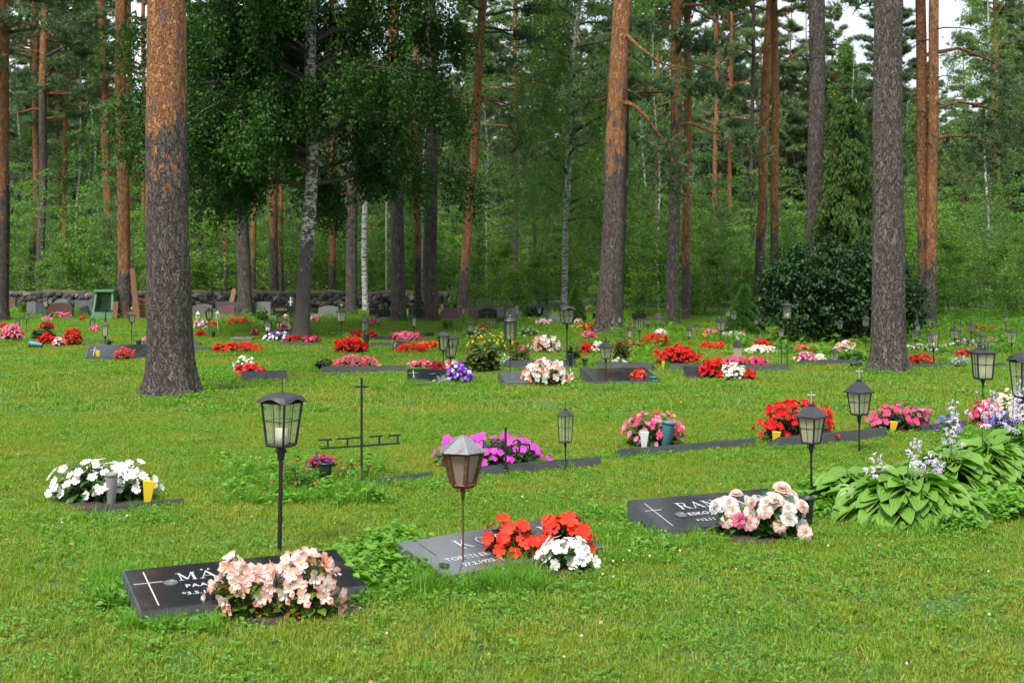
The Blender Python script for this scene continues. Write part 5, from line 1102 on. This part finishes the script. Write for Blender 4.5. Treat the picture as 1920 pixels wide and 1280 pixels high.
# middle and far rows
M=[(398,492,643,664,'beg',['red'],'mid','row of three red begonias left of the big red dome'),(440,498,682,708,'beg',['red','coral'],'bronze','red begonias on the thick short kerb'),(437,480,668,698,'dai',['white'],'light','white daisies behind the red begonias on the short kerb',.45),
 (627,692,633,664,'beg',['red'],'dark','big red dome of begonias'),(628,708,665,694,'fuc',['rose','pink','coral'],'light','pink fuchsias behind the long kerb',1.3),(588,628,668,696,None,None,'dark','dark leafy shrublet at the left end of the long kerb'),
 (648,672,620,634,'beg',['crimson'],'mid','dark red clump, left of three under the lattice lantern'),(665,683,622,634,'beg',['crimson','red'],'mid','dark red clump, middle of three under the lattice lantern'),(686,706,621,636,'beg',['crimson'],'mid','dark red clump, right of three under the lattice lantern'),
 (742,800,645,662,'beg',['red','scarlet'],'light','loose red flowers leading to the orange ones'),(783,826,641,653,'beg',['orange','scarlet'],'mid','orange begonias left of the wide lantern with candle'),(734,792,622,640,'ger',['pink','rose'],'mid','pink begonias before the two stout pines'),
 (768,812,676,692,'beg',['pink','rose'],'mid','pink clump at the left end of the pansy bed'),(803,830,678,702,'beg',['crimson'],'dark','dark red rose like flower in a pot by the pansies'),(826,870,677,700,'imp',['pink','pale','crimson'],'mid','pink and red flowers behind the purple pansies'),
 (836,886,682,720,'pan',['violet','violet','lilac'],'mid','purple pansies below the wide lantern',1.2),(868,892,698,718,'pan',['lilac','violet'],'silver','lilac pansies at the right end of the pansy bed',.5),(812,850,700,722,None,None,'silver','silver leaved plant under the pink and red flowers'),
 (497,546,622,642,'pan',['white','violet','white'],'mid','white and violet pansies left of the birch foot',.8),(536,570,630,643,'beg',['red','crimson'],'mid','low dark red flowers in front of the birch foot'),(568,602,630,644,'pan',['crimson','rose'],'mid','crimson pansies right of the birch foot',.8),
 (985,1070,678,724,'bol',['pale','salmon','white'],'yelgreen','large pale pink begonias on the pale reflecting slab'),(997,1050,632,662,'bol',['pale','white','salmon'],'yelgreen','smaller pale pink begonias behind the silver foliage'),
 (1088,1112,642,664,'beg',['red'],'mid','red begonias left of the cream ones by the spiked lantern'),(1108,1135,640,664,'ger',['cream','white'],'light','cream begonias just behind the spiked lantern'),
 (1182,1212,694,718,'beg',['coral','scarlet'],'dark','small coral flower on the wide reflecting slab',1.1),(1203,1257,626,652,'beg',['red'],'mid','bright red begonias under the cage lantern'),(1181,1200,640,650,'beg',['red','rose'],'mid','little red clump left of the cage lantern rod'),
 (1229,1312,648,686,'beg',['red'],'bronze','widest bright red begonias on the kerb right of the spiked lantern'),(1311,1364,672,713,'beg',['red'],'dark','deep red begonias left of the cream ones'),(1352,1398,681,714,'ger',['cream','white'],'mid','cream white begonias between two red clumps'),
 (1397,1416,692,714,'beg',['red'],'dark','small red clump right of the cream ones'),(1356,1404,669,688,'imp',['rose'],'mid','rose pink impatiens behind the cream begonias'),(1402,1438,669,688,'imp',['rose'],'mid','rose pink impatiens, right clump on its kerb'),
 (1313,1337,642,655,'beg',['red','scarlet'],'mid','red half of the low flower row behind the wooden lantern'),(1336,1357,641,656,'beg',['orange','scarlet'],'mid','orange half of the low flower row behind the wooden lantern'),(1312,1331,627,634,'imp',['orange'],'mid','flat orange clump under the lanterns'),
 (1399,1454,648,664,'ger',['cream','white'],'light','white flowers forming the lower edge of the red and white bed'),(1412,1447,636,655,'beg',['red'],'mid','red flowers in the middle of the red and white bed'),
 (1228,1250,617,630,'ger',['white'],'mid','round white chrysanthemum like clump'),(1320,1346,618,626,'ger',['rose','pink'],'mid','small pink clump far right of the white round one'),(1354,1400,620,633,'bell',['lilac','white'],'light','pale lilac flowers in front of the cone spruce',.8),
 (1382,1396,620,632,'beg',['red'],'mid','tiny red clump among the pale lilac flowers'),(1490,1530,661,680,'ger',['pink','rose','pale'],'mid','pink begonias left of the low grass lantern'),(1524,1546,664,680,'ger',['pale','white'],'light','pale flowers right beside the low grass lantern'),
 (1490,1533,646,657,'ger',['coral','rose'],'mid','dull pink clump in front of the lilac bush'),(1565,1604,640,662,'bol',['salmon','pale'],'light','salmon pink begonias left of the massive grey pine'),(1570,1628,650,682,None,None,'light','bright green leafy clump left of the massive grey pine'),
 (1702,1756,666,684,'beg',['red'],'mid','red begonias just right of the massive grey pine'),(1776,1822,664,686,None,None,'silver','silver leaved plant with red flowers behind'),(1790,1826,656,670,'beg',['red','rose'],'mid','red flowers behind the silver leaved plant'),
 (1824,1852,611,624,'beg',['red'],'mid','far red clump at the wood edge, left'),(1852,1875,612,623,'beg',['red'],'mid','far red clump at the wood edge, right'),(1846,1872,632,642,'imp',['rose','pink'],'mid','pink clump behind the slanting lantern'),(1868,1892,634,648,'fuc',['crimson'],'bronze','reddish plant right of the pink clump'),(1850,1874,643,654,None,None,'silver','small silver plant below the pink clump'),
 (1788,1830,634,652,'bell',['yellow','blue','violet'],'mid','mixed yellow and blue flowers behind the tilted broad lantern',.5),(1762,1790,640,652,'ger',['yellow','orange','white'],'varieg','yellow flowers left of the mixed ones',.5),(1732,1760,628,642,'bol',['pale','pink'],'light','pale pink clump at the foot of the pine pair'),(1695,1765,645,662,'ger',['cream','white'],'varieg','pale variegated clump behind the right hand red begonias',.4),
 (0,44,608,641,'ger',['pink','pink','rose'],'mid','large pink begonias at the left edge'),(0,12,606,618,'beg',['red'],'mid','red flowers behind the pink ones at the left edge'),(71,102,624,648,'beg',['red'],'mid','left red clump of the red and pink bed at left'),(119,153,616,649,'beg',['red'],'mid','right red clump of the red and pink bed at left'),(99,122,632,650,'ger',['pink','rose','white'],'mid','pink and white flowers between the two red clumps at left'),
 (74,101,604,620,'beg',['crimson','red'],'mid','dark red clump over broad leaves at left'),(56,108,614,638,None,None,'dark','broad dark leaves under the dark red clump at left'),(95,134,585,597,'imp',['rose','pink'],'mid','rose flowers below the round red headstone'),(79,99,594,602,'ger',['pink'],'mid','pale pink clump left of the rose flowers at the headstone'),
 (147,160,594,603,'beg',['red'],'mid','tiny red clump left of the green box'),(168,186,610,624,'beg',['red','pink'],'mid','small red and pink clump behind the left cross'),(200,212,650,668,'fuc',['coral','rose'],'mid','small fuchsia on the left slab'),(214,252,650,676,'fuc',['coral','rose','red'],'mid','fuchsia on the left slab, larger one',1.1),(266,282,632,642,'ger',['pink'],'mid','pink flowers behind the grey block'),
 (422,472,594,612,'beg',['red','scarlet'],'light','loose red flowers over a green bush before the arched headstone',.5),(383,410,603,614,'beg',['red','scarlet'],'mid','red flowers right of the massive left pine'),(368,384,620,632,'beg',['red'],'mid','deep red clump touching the massive left pine'),(364,390,598,618,'ger',['white','pink'],'light','white flowers right of the massive left pine'),
 (519,547,604,622,'ger',['pink','pale','salmon'],'mid','pale pink clump left of the birch foot'),(470,484,618,630,'ger',['pink','crimson'],'mid','small dull pink clump behind the square lantern'),(530,544,590,602,'beg',['red','white'],'mid','red and white clump by the black lettered stone'),(583,606,592,604,'ger',['orange','white','pink','red'],'mid','mixed orange and white posy by the black stone'),
 (692,704,596,612,'ger',['pink','rose'],'mid','pink clump by the sloping headstone'),(896,918,606,622,'beg',['red'],'mid','small red clump behind the glassy lantern'),(905,935,601,614,None,None,'silver','blue green leafy clump before the black headstone'),(862,925,612,632,None,None,'varieg','variegated hosta around the glassy lantern'),(970,1012,608,634,None,None,'varieg','variegated hosta right of the domed lantern'),
 (1004,1036,598,610,'ger',['pink','pale'],'mid','pink clump at the little grey stone'),(1076,1092,598,608,'ger',['pink','pale'],'mid','pale pink clump left of the big leaning pine'),(1092,1116,607,621,'beg',['orange','crimson'],'mid','orange and crimson clump at the big leaning pine'),(1090,1117,622,636,'ger',['pink','rose'],'mid','pink clump below the orange and crimson one'),(1074,1098,610,617,'ger',['orange','yellow','crimson'],'mid','low orange row left of the big leaning pine'),
 (1176,1194,608,615,'beg',['red','pink'],'mid','tiny red and pink clump behind the crook lantern'),(870,980,624,664,'dai',['yellow'],'light','yellow dotted green clump in the middle bed',.12),(865,945,630,700,None,None,'olive','rhododendron of whorled pale leaves in the middle bed'),(935,962,664,690,None,None,'silver','silver foliage at the kerb of the middle bed'),(1000,1026,664,688,None,None,'silver','silver foliage right of the middle bed'),
 (952,998,636,690,'beg',['crimson','rose'],'olive','leafy peony like plant with few crimson flowers',.10),(1148,1184,630,676,'fuc',['crimson'],'dark','dark leafy shrub right of the spiked lantern',.25),(1148,1172,668,686,'bell',['lilac','white'],'light','pale lilac flowers under the dark leafy shrub',.4),(1060,1090,640,676,None,None,'olive','grassy plant in a vase behind the wavy lantern'),
 (975,1030,568,596,None,None,'dark','round dark green bush before the back headstones'),(930,948,588,604,None,None,'light','fresh green clump left of the round dark bush'),(1410,1470,590,616,None,None,'light','broad leaved hosta right of the cone spruce'),(826,852,592,618,None,None,'light','yellowish rosette plant right of the stout pine'),(476,505,572,604,None,None,'light','yellow green bush at the grey stones'),(34,52,562,588,None,None,'light','lime green plant left of the grey headstones'),
 (845,1000,560,1,None,None,'mid','x'),]
GRP={'s':'flower clumps on the graves'}
for m in M:
    if m[7]=='x': continue
    st=m[4]
    bed(m[0],m[1],m[2],m[3],st or 'beg',m[5],m[6],m[7],False,m[8] if len(m)>8 else 1.25,lsz=(.11 if m[6] in('olive','varieg') else .07) if st is None else None,ld=1.5 if st is None else 1,
        nm=None if st else ('hosta' if 'hosta' in m[7] else 'leafy_plant'),cat='flowers' if st else 'plant',fsz=1.1,tpl=LEAFN if m[6]=='silver' else LEAF)
# weedy fuchsia patch by the tall cross
for (x0,x1,yt,yb,lb) in [(515,592,862,925,'wild fuchsia bushlet left of the dark green vase'),(628,676,860,915,'wild fuchsia bushlet left of the tall cross'),(676,700,865,908,'thin fuchsia with pink buds right of the tall cross')]:
    bed(x0,x1,yt,yb,'fuc',['rose','crimson'],'light',lb,False,.10,ld=.9,lsz=.04)

# ---------------------------------------------------------------- hostas
HLEAF=leafmat('hosta_leaf',(.065,.19,.016),(.17,.35,.04),.3,.4,.5)
q=N(HLEAF); st_=q.math('SINE',q.math('MULTIPLY',q.attr('att'),20.)); bc=q.b.inputs['Base Color'].links[0].from_socket; q.l(q.mix(q.math('MULTIPLY_ADD',st_,.25,.3),bc,(.22,.38,.07)),q.b.inputs['Base Color']); q.bump(st_,.4,.004)
def hosta_leaf(L,wd,bend,rs):
    nu,nv=9,7; V=[]
    for i in range(nu):
        u=i/(nu-1); wv=wd*(math.sin(min(1,u*1.02)**.75*math.pi)**.8)*(1.0)+.004*(1-u)
        a=bend*u; y=L*(math.sin(a)/bend if bend else u); z=L*((1-math.cos(a))/bend)
        for j in range(nv):
            v=j/(nv-1)*2-1; V.append((v*wv, y, -z+abs(v)**1.3*wv*.38+.0035*math.cos(v*14)*(1-u)+.006*math.sin(u*9+v*3)*abs(v)))
    i=np.arange(nu-1)[:,None]*nv; j=np.arange(nv-1)[None]; return np.array(V),np.stack([i+j,i+j+1,i+nv+j+1,i+nv+j],-1).reshape(-1,4)
def hosta(px,py,R,h,nl,label,stalks,seed,L=.2,dirs=None,fh=.45):
    rs=np.random.default_rng(seed); x,D=G(px,py); t=empty('hosta',x,D,0,0,label,'hosta','hostas at the right of the nearest rows')
    b=MB()
    for i in range(nl):
        u=(i+.5)/nl; az=i*2.39996+rs.normal(0,.2); el=(1-u)**1.1; l=L*rs.uniform(.75,1.15); wd=l*rs.uniform(.28,.36)
        r=R*(.12+.62*u**.8)*rs.uniform(.85,1.1); z=h*(.25+.75*el)*rs.uniform(.85,1.05)*(1 if u<.7 else .8)
        V,Fq=hosta_leaf(l,wd,rs.uniform(.5,1.25),rs); R_m=rots(az-1.57,(.35*el-.25*(1-el))+rs.normal(0,.12),rs.normal(0,.2))[0]
        p=np.array([r*math.cos(az),r*math.sin(az)*.8,z]); b.add(V@R_m.T+p,Fq,0,rs.random(),np.tile(np.linspace(-1,1,7),9))
        b.tube([(0,0,0),(p[0]*.5,p[1]*.5,z*.75),tuple(p)],[.006,.005,.004],5,0,False)
    b.build('leaves',HLEAF,t,True); 
    for i,(sx,sh) in enumerate(stalks):
        s_=MB(); sy=rs.uniform(-.15,.15); dx=rs.normal(0,.05); s_.tube([(sx*.6,sy,0),(sx,sy,sh*.6),(sx+dx,sy,sh)],[.004,.0035,.002],5); B=MB(); n=13; P=[];
        for k in range(n):
            u=k/n; P.append((sx+dx*(.4+.6*u)+rs.normal(0,.022),sy+rs.normal(0,.022),sh*(.68+.34*u)))
        P=np.array(P); dn=rs.normal(0,.75,(n,3))+np.array([0,0,-.75]); 
        big=(P+dn*.012); R=face_dir(dn,rs.uniform(0,6,n)); bell=flower(6,1.1,.30,1.25,1,tipw=.5,notch=1.15)[0:2]
        s_.scatter(bell,big,R,np.linspace(.024,.012,n),1); s_.build('flower_stalk',[LC['mid'],petal('lilac')],t)
    EXCL.append((x,D,R*.6,R*.5,0)); return t
hosta(1600,945,.34,.20,110,'low hosta right of the black vase',[],8,.18)
hosta(1785,925,.46,.24,170,'middle hosta between the broad front one and the rear one',[(.0,.5)],5,.19)
hosta(1705,968,.60,.24,280,'broad green hosta clump in the front right',[(-.02,.5),(.08,.40),(-.18,.38),(.22,.40)],1,.205)
hosta(1850,905,.55,.26,220,'hosta behind and right of the broad one, with many lilac bells',[(-.22,.60),(-.05,.64),(.12,.60),(.25,.66)],2,.20)
hosta(1930,880,.42,.28,120,'hosta cut by the right edge with lilac bells',[(-.22,.60),(-.05,.66)],3,.20)
b=MB(); 
if SOILB.V: tag(SOILB.build('soil',SOIL,smooth=True),kind='structure')

# ---------------------------------------------------------------- grass
GR=leafmat('grass_blades',(.10,.21,.009),(.225,.375,.025),.4,.5,.3,(.7,(.30,.31,.04)),(.38,.34,.12))
GR2=leafmat('tall_grass_blades',(.08,.22,.012),(.17,.36,.035),.4,.5,.3)
CLO=leafmat('clover_leaves',(.07,.21,.012),(.18,.38,.05),.38,.5,.4)
WEED=leafmat('weed_leaves',(.09,.25,.02),(.2,.40,.045),.4,.45,.4)
def tuft(seed,nb,rad,hmin,hmax,wd,bend=.6):
    rs=np.random.default_rng(seed); b=MB()
    r=rad*np.sqrt(rs.random(nb)); a=rs.uniform(0,6.28,nb); P=np.stack([r*np.cos(a),r*np.sin(a),np.full(nb,-.003)],1)
    bl=(np.array([[-.5,0,0],[.5,0,0],[.42,.12,.5],[-.42,.12,.5],[0,.42*bend/.6,.95]],float),np.array([[0,1,2],[0,2,3],[3,2,4]]))
    h=rs.uniform(hmin,hmax,nb); Sx=np.stack([np.full(nb,wd)*rs.uniform(.7,1.3,nb),h,h],1)
    b.scatter(bl,P,rots(rs.uniform(0,6.28,nb),rs.normal(-.1,.38,nb),0),Sx,0,rs.random(nb)); return b
def clover(seed,n,rad,ls,h):
    rs=np.random.default_rng(seed); b=MB(); r=rad*np.sqrt(rs.random(n)); a=rs.uniform(0,6.28,n); P=np.stack([r*np.cos(a),r*np.sin(a),h*rs.uniform(.4,1,n)],1)
    for k in range(3): b.scatter((np.array([[0,0,0],[-.42,.55,.12],[0,1,.02],[.42,.55,.12]],float),np.array([[0,3,2,1]])),P,rots(a*3+k*2.094,rs.normal(.1,.3,n),rs.normal(0,.2,n)),ls*rs.uniform(.7,1.2,n),0,rs.random(n))
    return b
def weed(seed,n,rad,ls,h):
    rs=np.random.default_rng(seed); b=MB(); r=rad*np.sqrt(rs.random(n)); a=rs.uniform(0,6.28,n); P=np.stack([r*np.cos(a),r*np.sin(a),h*rs.uniform(.2,1,n)*(1-.4*r/rad)],1)
    b.scatter(LEAF,P,rots(rs.uniform(0,6.28,n),rs.normal(.0,.35,n),rs.normal(0,.3,n)),ls*rs.uniform(.6,1.3,n),0,rs.random(n))
    return b
protos=[tuft(i,52,.09,.02,.042,.0042).mesh('tuft',GR) for i in range(3)]+[tuft(5,26,.05,.05,.10,.0035,.9).mesh('tuft',GR2)]+[clover(6+i,18,.085,.0095,.024).mesh('clover',CLO) for i in range(2)]+[clover(9,9,.08,.015,.03).mesh('clover',CLO),weed(10,6,.06,.026,.018).mesh('weed',CLO)]
farp=[tuft(20+i,52,.20,.03,.055,.0085).mesh('tuft',GR) for i in range(3)]+[tuft(24,40,.12,.06,.12,.009,.9).mesh('tuft',GR2),clover(25,26,.18,.022,.036).mesh('clover',CLO)]
def excluded(X,Y):
    m=np.zeros(len(X),bool)
    for e_ in EXCL:
        cx,cy,hx,hy,a=[float(np.asarray(v_).ravel()[0]) for v_ in e_]
        c,s=math.cos(-a),math.sin(-a); dx=X-cx; dy=Y-cy; u=dx*c-dy*s; v=dx*s+dy*c
        if a==0: m|=((u/max(hx,.01))**2+(v/max(hy,.01))**2)<1
        else: m|=(abs(u)<hx)&(abs(v)<hy)
    return m
def fbm(X,Y,sc,seed=0):
    return np.array([noise.noise((x*sc+seed,y*sc,seed*1.7)) for x,y in zip(X,Y)])
def lawn_points(d0,d1,dens,pad=.4):
    A=.82*(d1*d1-d0*d0)/2*1.0+2*pad*(d1-d0); n=int(A*dens); D=np.sqrt(d0*d0+(d1*d1-d0*d0)*rng.random(n)); X=rng.uniform(-1,1,n)*(.405*D+pad)
    k=~excluded(X,D); return X[k],D[k]
X,Y=lawn_points(4.3,13,420); n=len(X); f=fbm(X,Y,.9); f2=fbm(X,Y,3.1,5)
pr=rng.random(n); idx=np.where(pr<.34+.3*f2+.25*f,rng.integers(4,8,n),rng.integers(0,3,n)); idx=np.where(rng.random(n)<.012,3,idx)
scl=rng.uniform(.7,1.2,n)*(1+.25*f2)
scatter_object('lawn_grass_near',protos,np.stack([X,Y,np.zeros(n)],1),np.stack([rng.normal(0,.08,n),rng.normal(0,.08,n),rng.uniform(0,6.28,n)],1),scl,idx)
X,Y=lawn_points(13,38.5,46,1.0); k=~((Y>36)&(X<2)&(rng.random(len(X))<.6)); X=X[k];Y=Y[k]; n=len(X); f=fbm(X,Y,.7)
idx=np.where(rng.random(n)<.25+.5*f,4,rng.integers(0,3,n)); idx=np.where(rng.random(n)<.01,3,idx)
scatter_object('lawn_grass_far',farp,np.stack([X,Y,np.zeros(n)],1),np.stack([np.zeros(n),np.zeros(n),rng.uniform(0,6.28,n)],1),rng.uniform(.8,1.25,n)*(1+.3*f),idx)
# taller grass and weeds left by the mower round stones, trunks and beds
TP=[];TI=[];TS=[];TR=[]
tallp=[tuft(30,34,.05,.08,.17,.004,1.0).mesh('tuft',GR2),tuft(31,26,.05,.12,.26,.004,1.1).mesh('tuft',GR2),weed(32,22,.09,.045,.10).mesh('weed',WEED),weed(33,26,.11,.055,.17).mesh('weed',WEED),tuft(34,30,.09,.06,.12,.006,.9).mesh('tuft',GR2)]
def patch(px0,px1,py0,py1,n,mixp,sc=1.0):
    for _ in range(n):
        px=random.uniform(px0,px1); py=random.uniform(py0,py1); x,y=G(px,py); TP.append((x,y,0)); TI.append(random.choice(mixp)); TS.append(sc*random.uniform(.6,1.15)); TR.append((0,0,random.uniform(0,6.28)))
patch(180,265,1085,1150,60,[0,1,2,0],.85); patch(280,410,1160,1190,60,[2,0,4],.6); patch(225,300,1140,1185,40,[2,0,4],.65); patch(640,790,1040,1110,75,[2,3,0,3],.85); patch(690,800,1020,1075,45,[3,2],.9); patch(620,760,1090,1130,40,[0,4,2],.7)
patch(770,1020,1075,1115,110,[0,4,1,0],.75); patch(740,800,1040,1080,30,[3,2,0],.7); patch(1100,1260,960,1060,90,[0,4,2,4],.75); patch(1170,1360,985,1035,120,[0,2,4],.6); patch(1490,1560,1000,1030,14,[4,0],.6); patch(1500,1640,900,930,45,[3,2],.8); patch(1560,1800,990,1010,40,[2,4],.6)
patch(1830,1920,900,985,110,[3,2],1.0); patch(1510,1600,905,975,50,[3,2],.9); patch(1760,1830,960,1000,40,[3,2],.8); patch(430,720,870,950,300,[0,1,3,4,0],.8); patch(690,830,900,922,45,[0,2,4],.6); patch(845,1130,888,904,60,[0,4,2],.5); patch(1120,1440,848,866,75,[0,4,2],.55); patch(1440,1680,835,848,40,[0,4],.5); patch(140,360,948,985,50,[0,4,2],.55)
patch(1640,1830,812,832,40,[2,4,3],.6); patch(262,395,735,765,40,[0,2,4],.8); patch(355,395,715,750,26,[2,3],1.0); patch(1600,1730,688,706,60,[0,4,0],.8); patch(520,600,626,640,20,[4],.8)
patch(1090,1270,722,735,50,[0,2,4],.8); patch(700,960,716,735,60,[0,4,1],.8); patch(380,520,655,672,50,[0,4,1],.8); patch(1060,1110,724,734,12,[2],.8); patch(1240,1700,688,698,60,[0,4],.7); patch(600,790,700,708,30,[0,4],.6)
patch(400,1000,610,640,160,[0,4,3],.9); patch(1000,1900,600,660,260,[0,4,3,1],.9); patch(0,300,600,650,60,[0,4,3],.8); patch(520,1000,650,700,90,[0,4,3],.8); patch(1020,1300,650,700,60,[0,1,3],.8); patch(1740,1920,640,700,70,[0,4,3],.9); patch(1760,1920,592,615,120,[1,3,1],1.4); patch(840,1060,605,660,60,[3,1,2],1.7); patch(1130,1640,605,668,150,[3,1,3,2],1.6); patch(1700,1920,600,668,110,[3,1,3],1.6); patch(360,560,592,625,60,[3,1,2],1.5); patch(0,260,585,600,60,[3,1],1.5); patch(560,840,590,606,50,[3,1],1.4)
TPn=np.array(TP); km=~excluded(TPn[:,0],TPn[:,1]); TPn=TPn[km]
scatter_object('tall_grass',tallp,TPn,np.array(TR)[km],np.array(TS)[km],np.array(TI)[km])
# needle litter lying under the pines
nb_=MB(); rs=np.random.default_rng(12); QQ=[]
for (px,py,k,rr) in [(320,742,900,.9),(1664,697,900,1.0),(1140,624,500,1.0),(0,602,300,.8),(461,594,200,.8),(748,602,200,.8),(808,603,200,.8),(566,632,300,.9),(1260,610,250,.8),(1740,616,250,.9)]:
    x,y=G(px,py); a=rs.uniform(0,6.28,k); r=.22+np.abs(rs.normal(0,rr*.55,k)); QQ.append(np.stack([x+r*np.cos(a),y+r*np.sin(a),rs.uniform(.012,.035,k)],1))
X_,Y_=lawn_points(4.5,25,6); QQ.append(np.stack([X_,Y_,np.full(len(X_),.03)],1)); P=np.concatenate(QQ); n=len(P)
nb_.scatter((np.array([[-.05,0,0],[.05,0,0],[.03,1,.05],[-.03,1,.05]],float),np.array([[0,1,2,3]])),P,rots(rs.uniform(0,6.28,n),rs.normal(0,.15,n),0),rs.uniform(.025,.06,n),0,rs.random(n))
tag(nb_.build('needle_litter',leafmat('dead_needles',(.16,.09,.04),(.33,.20,.09),.05,.8,.1)),kind='stuff')
# white clover heads and fallen leaves
cb=MB(); rs=np.random.default_rng(3); tV=np.array([[0,0,1],[1,0,0],[0,1,0],[-1,0,0],[0,-1,0],[0,0,-1.]]); tF=np.array([[0,1,2],[0,2,3],[0,3,4],[0,4,1],[5,2,1],[5,3,2],[5,4,3],[5,1,4]])
ch=[(1150,1070),(1180,1050),(1130,1095),(945,1085),(1195,1030),(1218,1060),(1240,1010),(1275,1050),(1150,1100),(480,870),(470,868),(487,870),(520,880),(1380,1085)]+[(random.uniform(0,1920),random.uniform(900,1270)) for _ in range(16)]
P=np.array([(*G(a,c),.05) for a,c in ch]); n=len(P); cb.scatter((tV,tF),P,rots(rs.uniform(0,6,n),rs.normal(0,.4,n)),rs.uniform(.006,.009,n)); 
tag(cb.build('clover_flowers',petal('cream'),smooth=True),kind='stuff')
lb=MB(); n=230; X,Y=lawn_points(4.5,30,1.2); P=np.stack([X,Y,np.full(len(X),.04)],1); n=len(P); lb.scatter(LEAF,P,rots(rs.uniform(0,6,n),rs.normal(0,.3,n),rs.normal(0,.5,n)),rs.uniform(.015,.035,n))
tag(lb.build('fallen_leaves',leafmat('dry_leaf',(.30,.17,.05),(.45,.26,.11),.1,.7,.2)),kind='stuff')
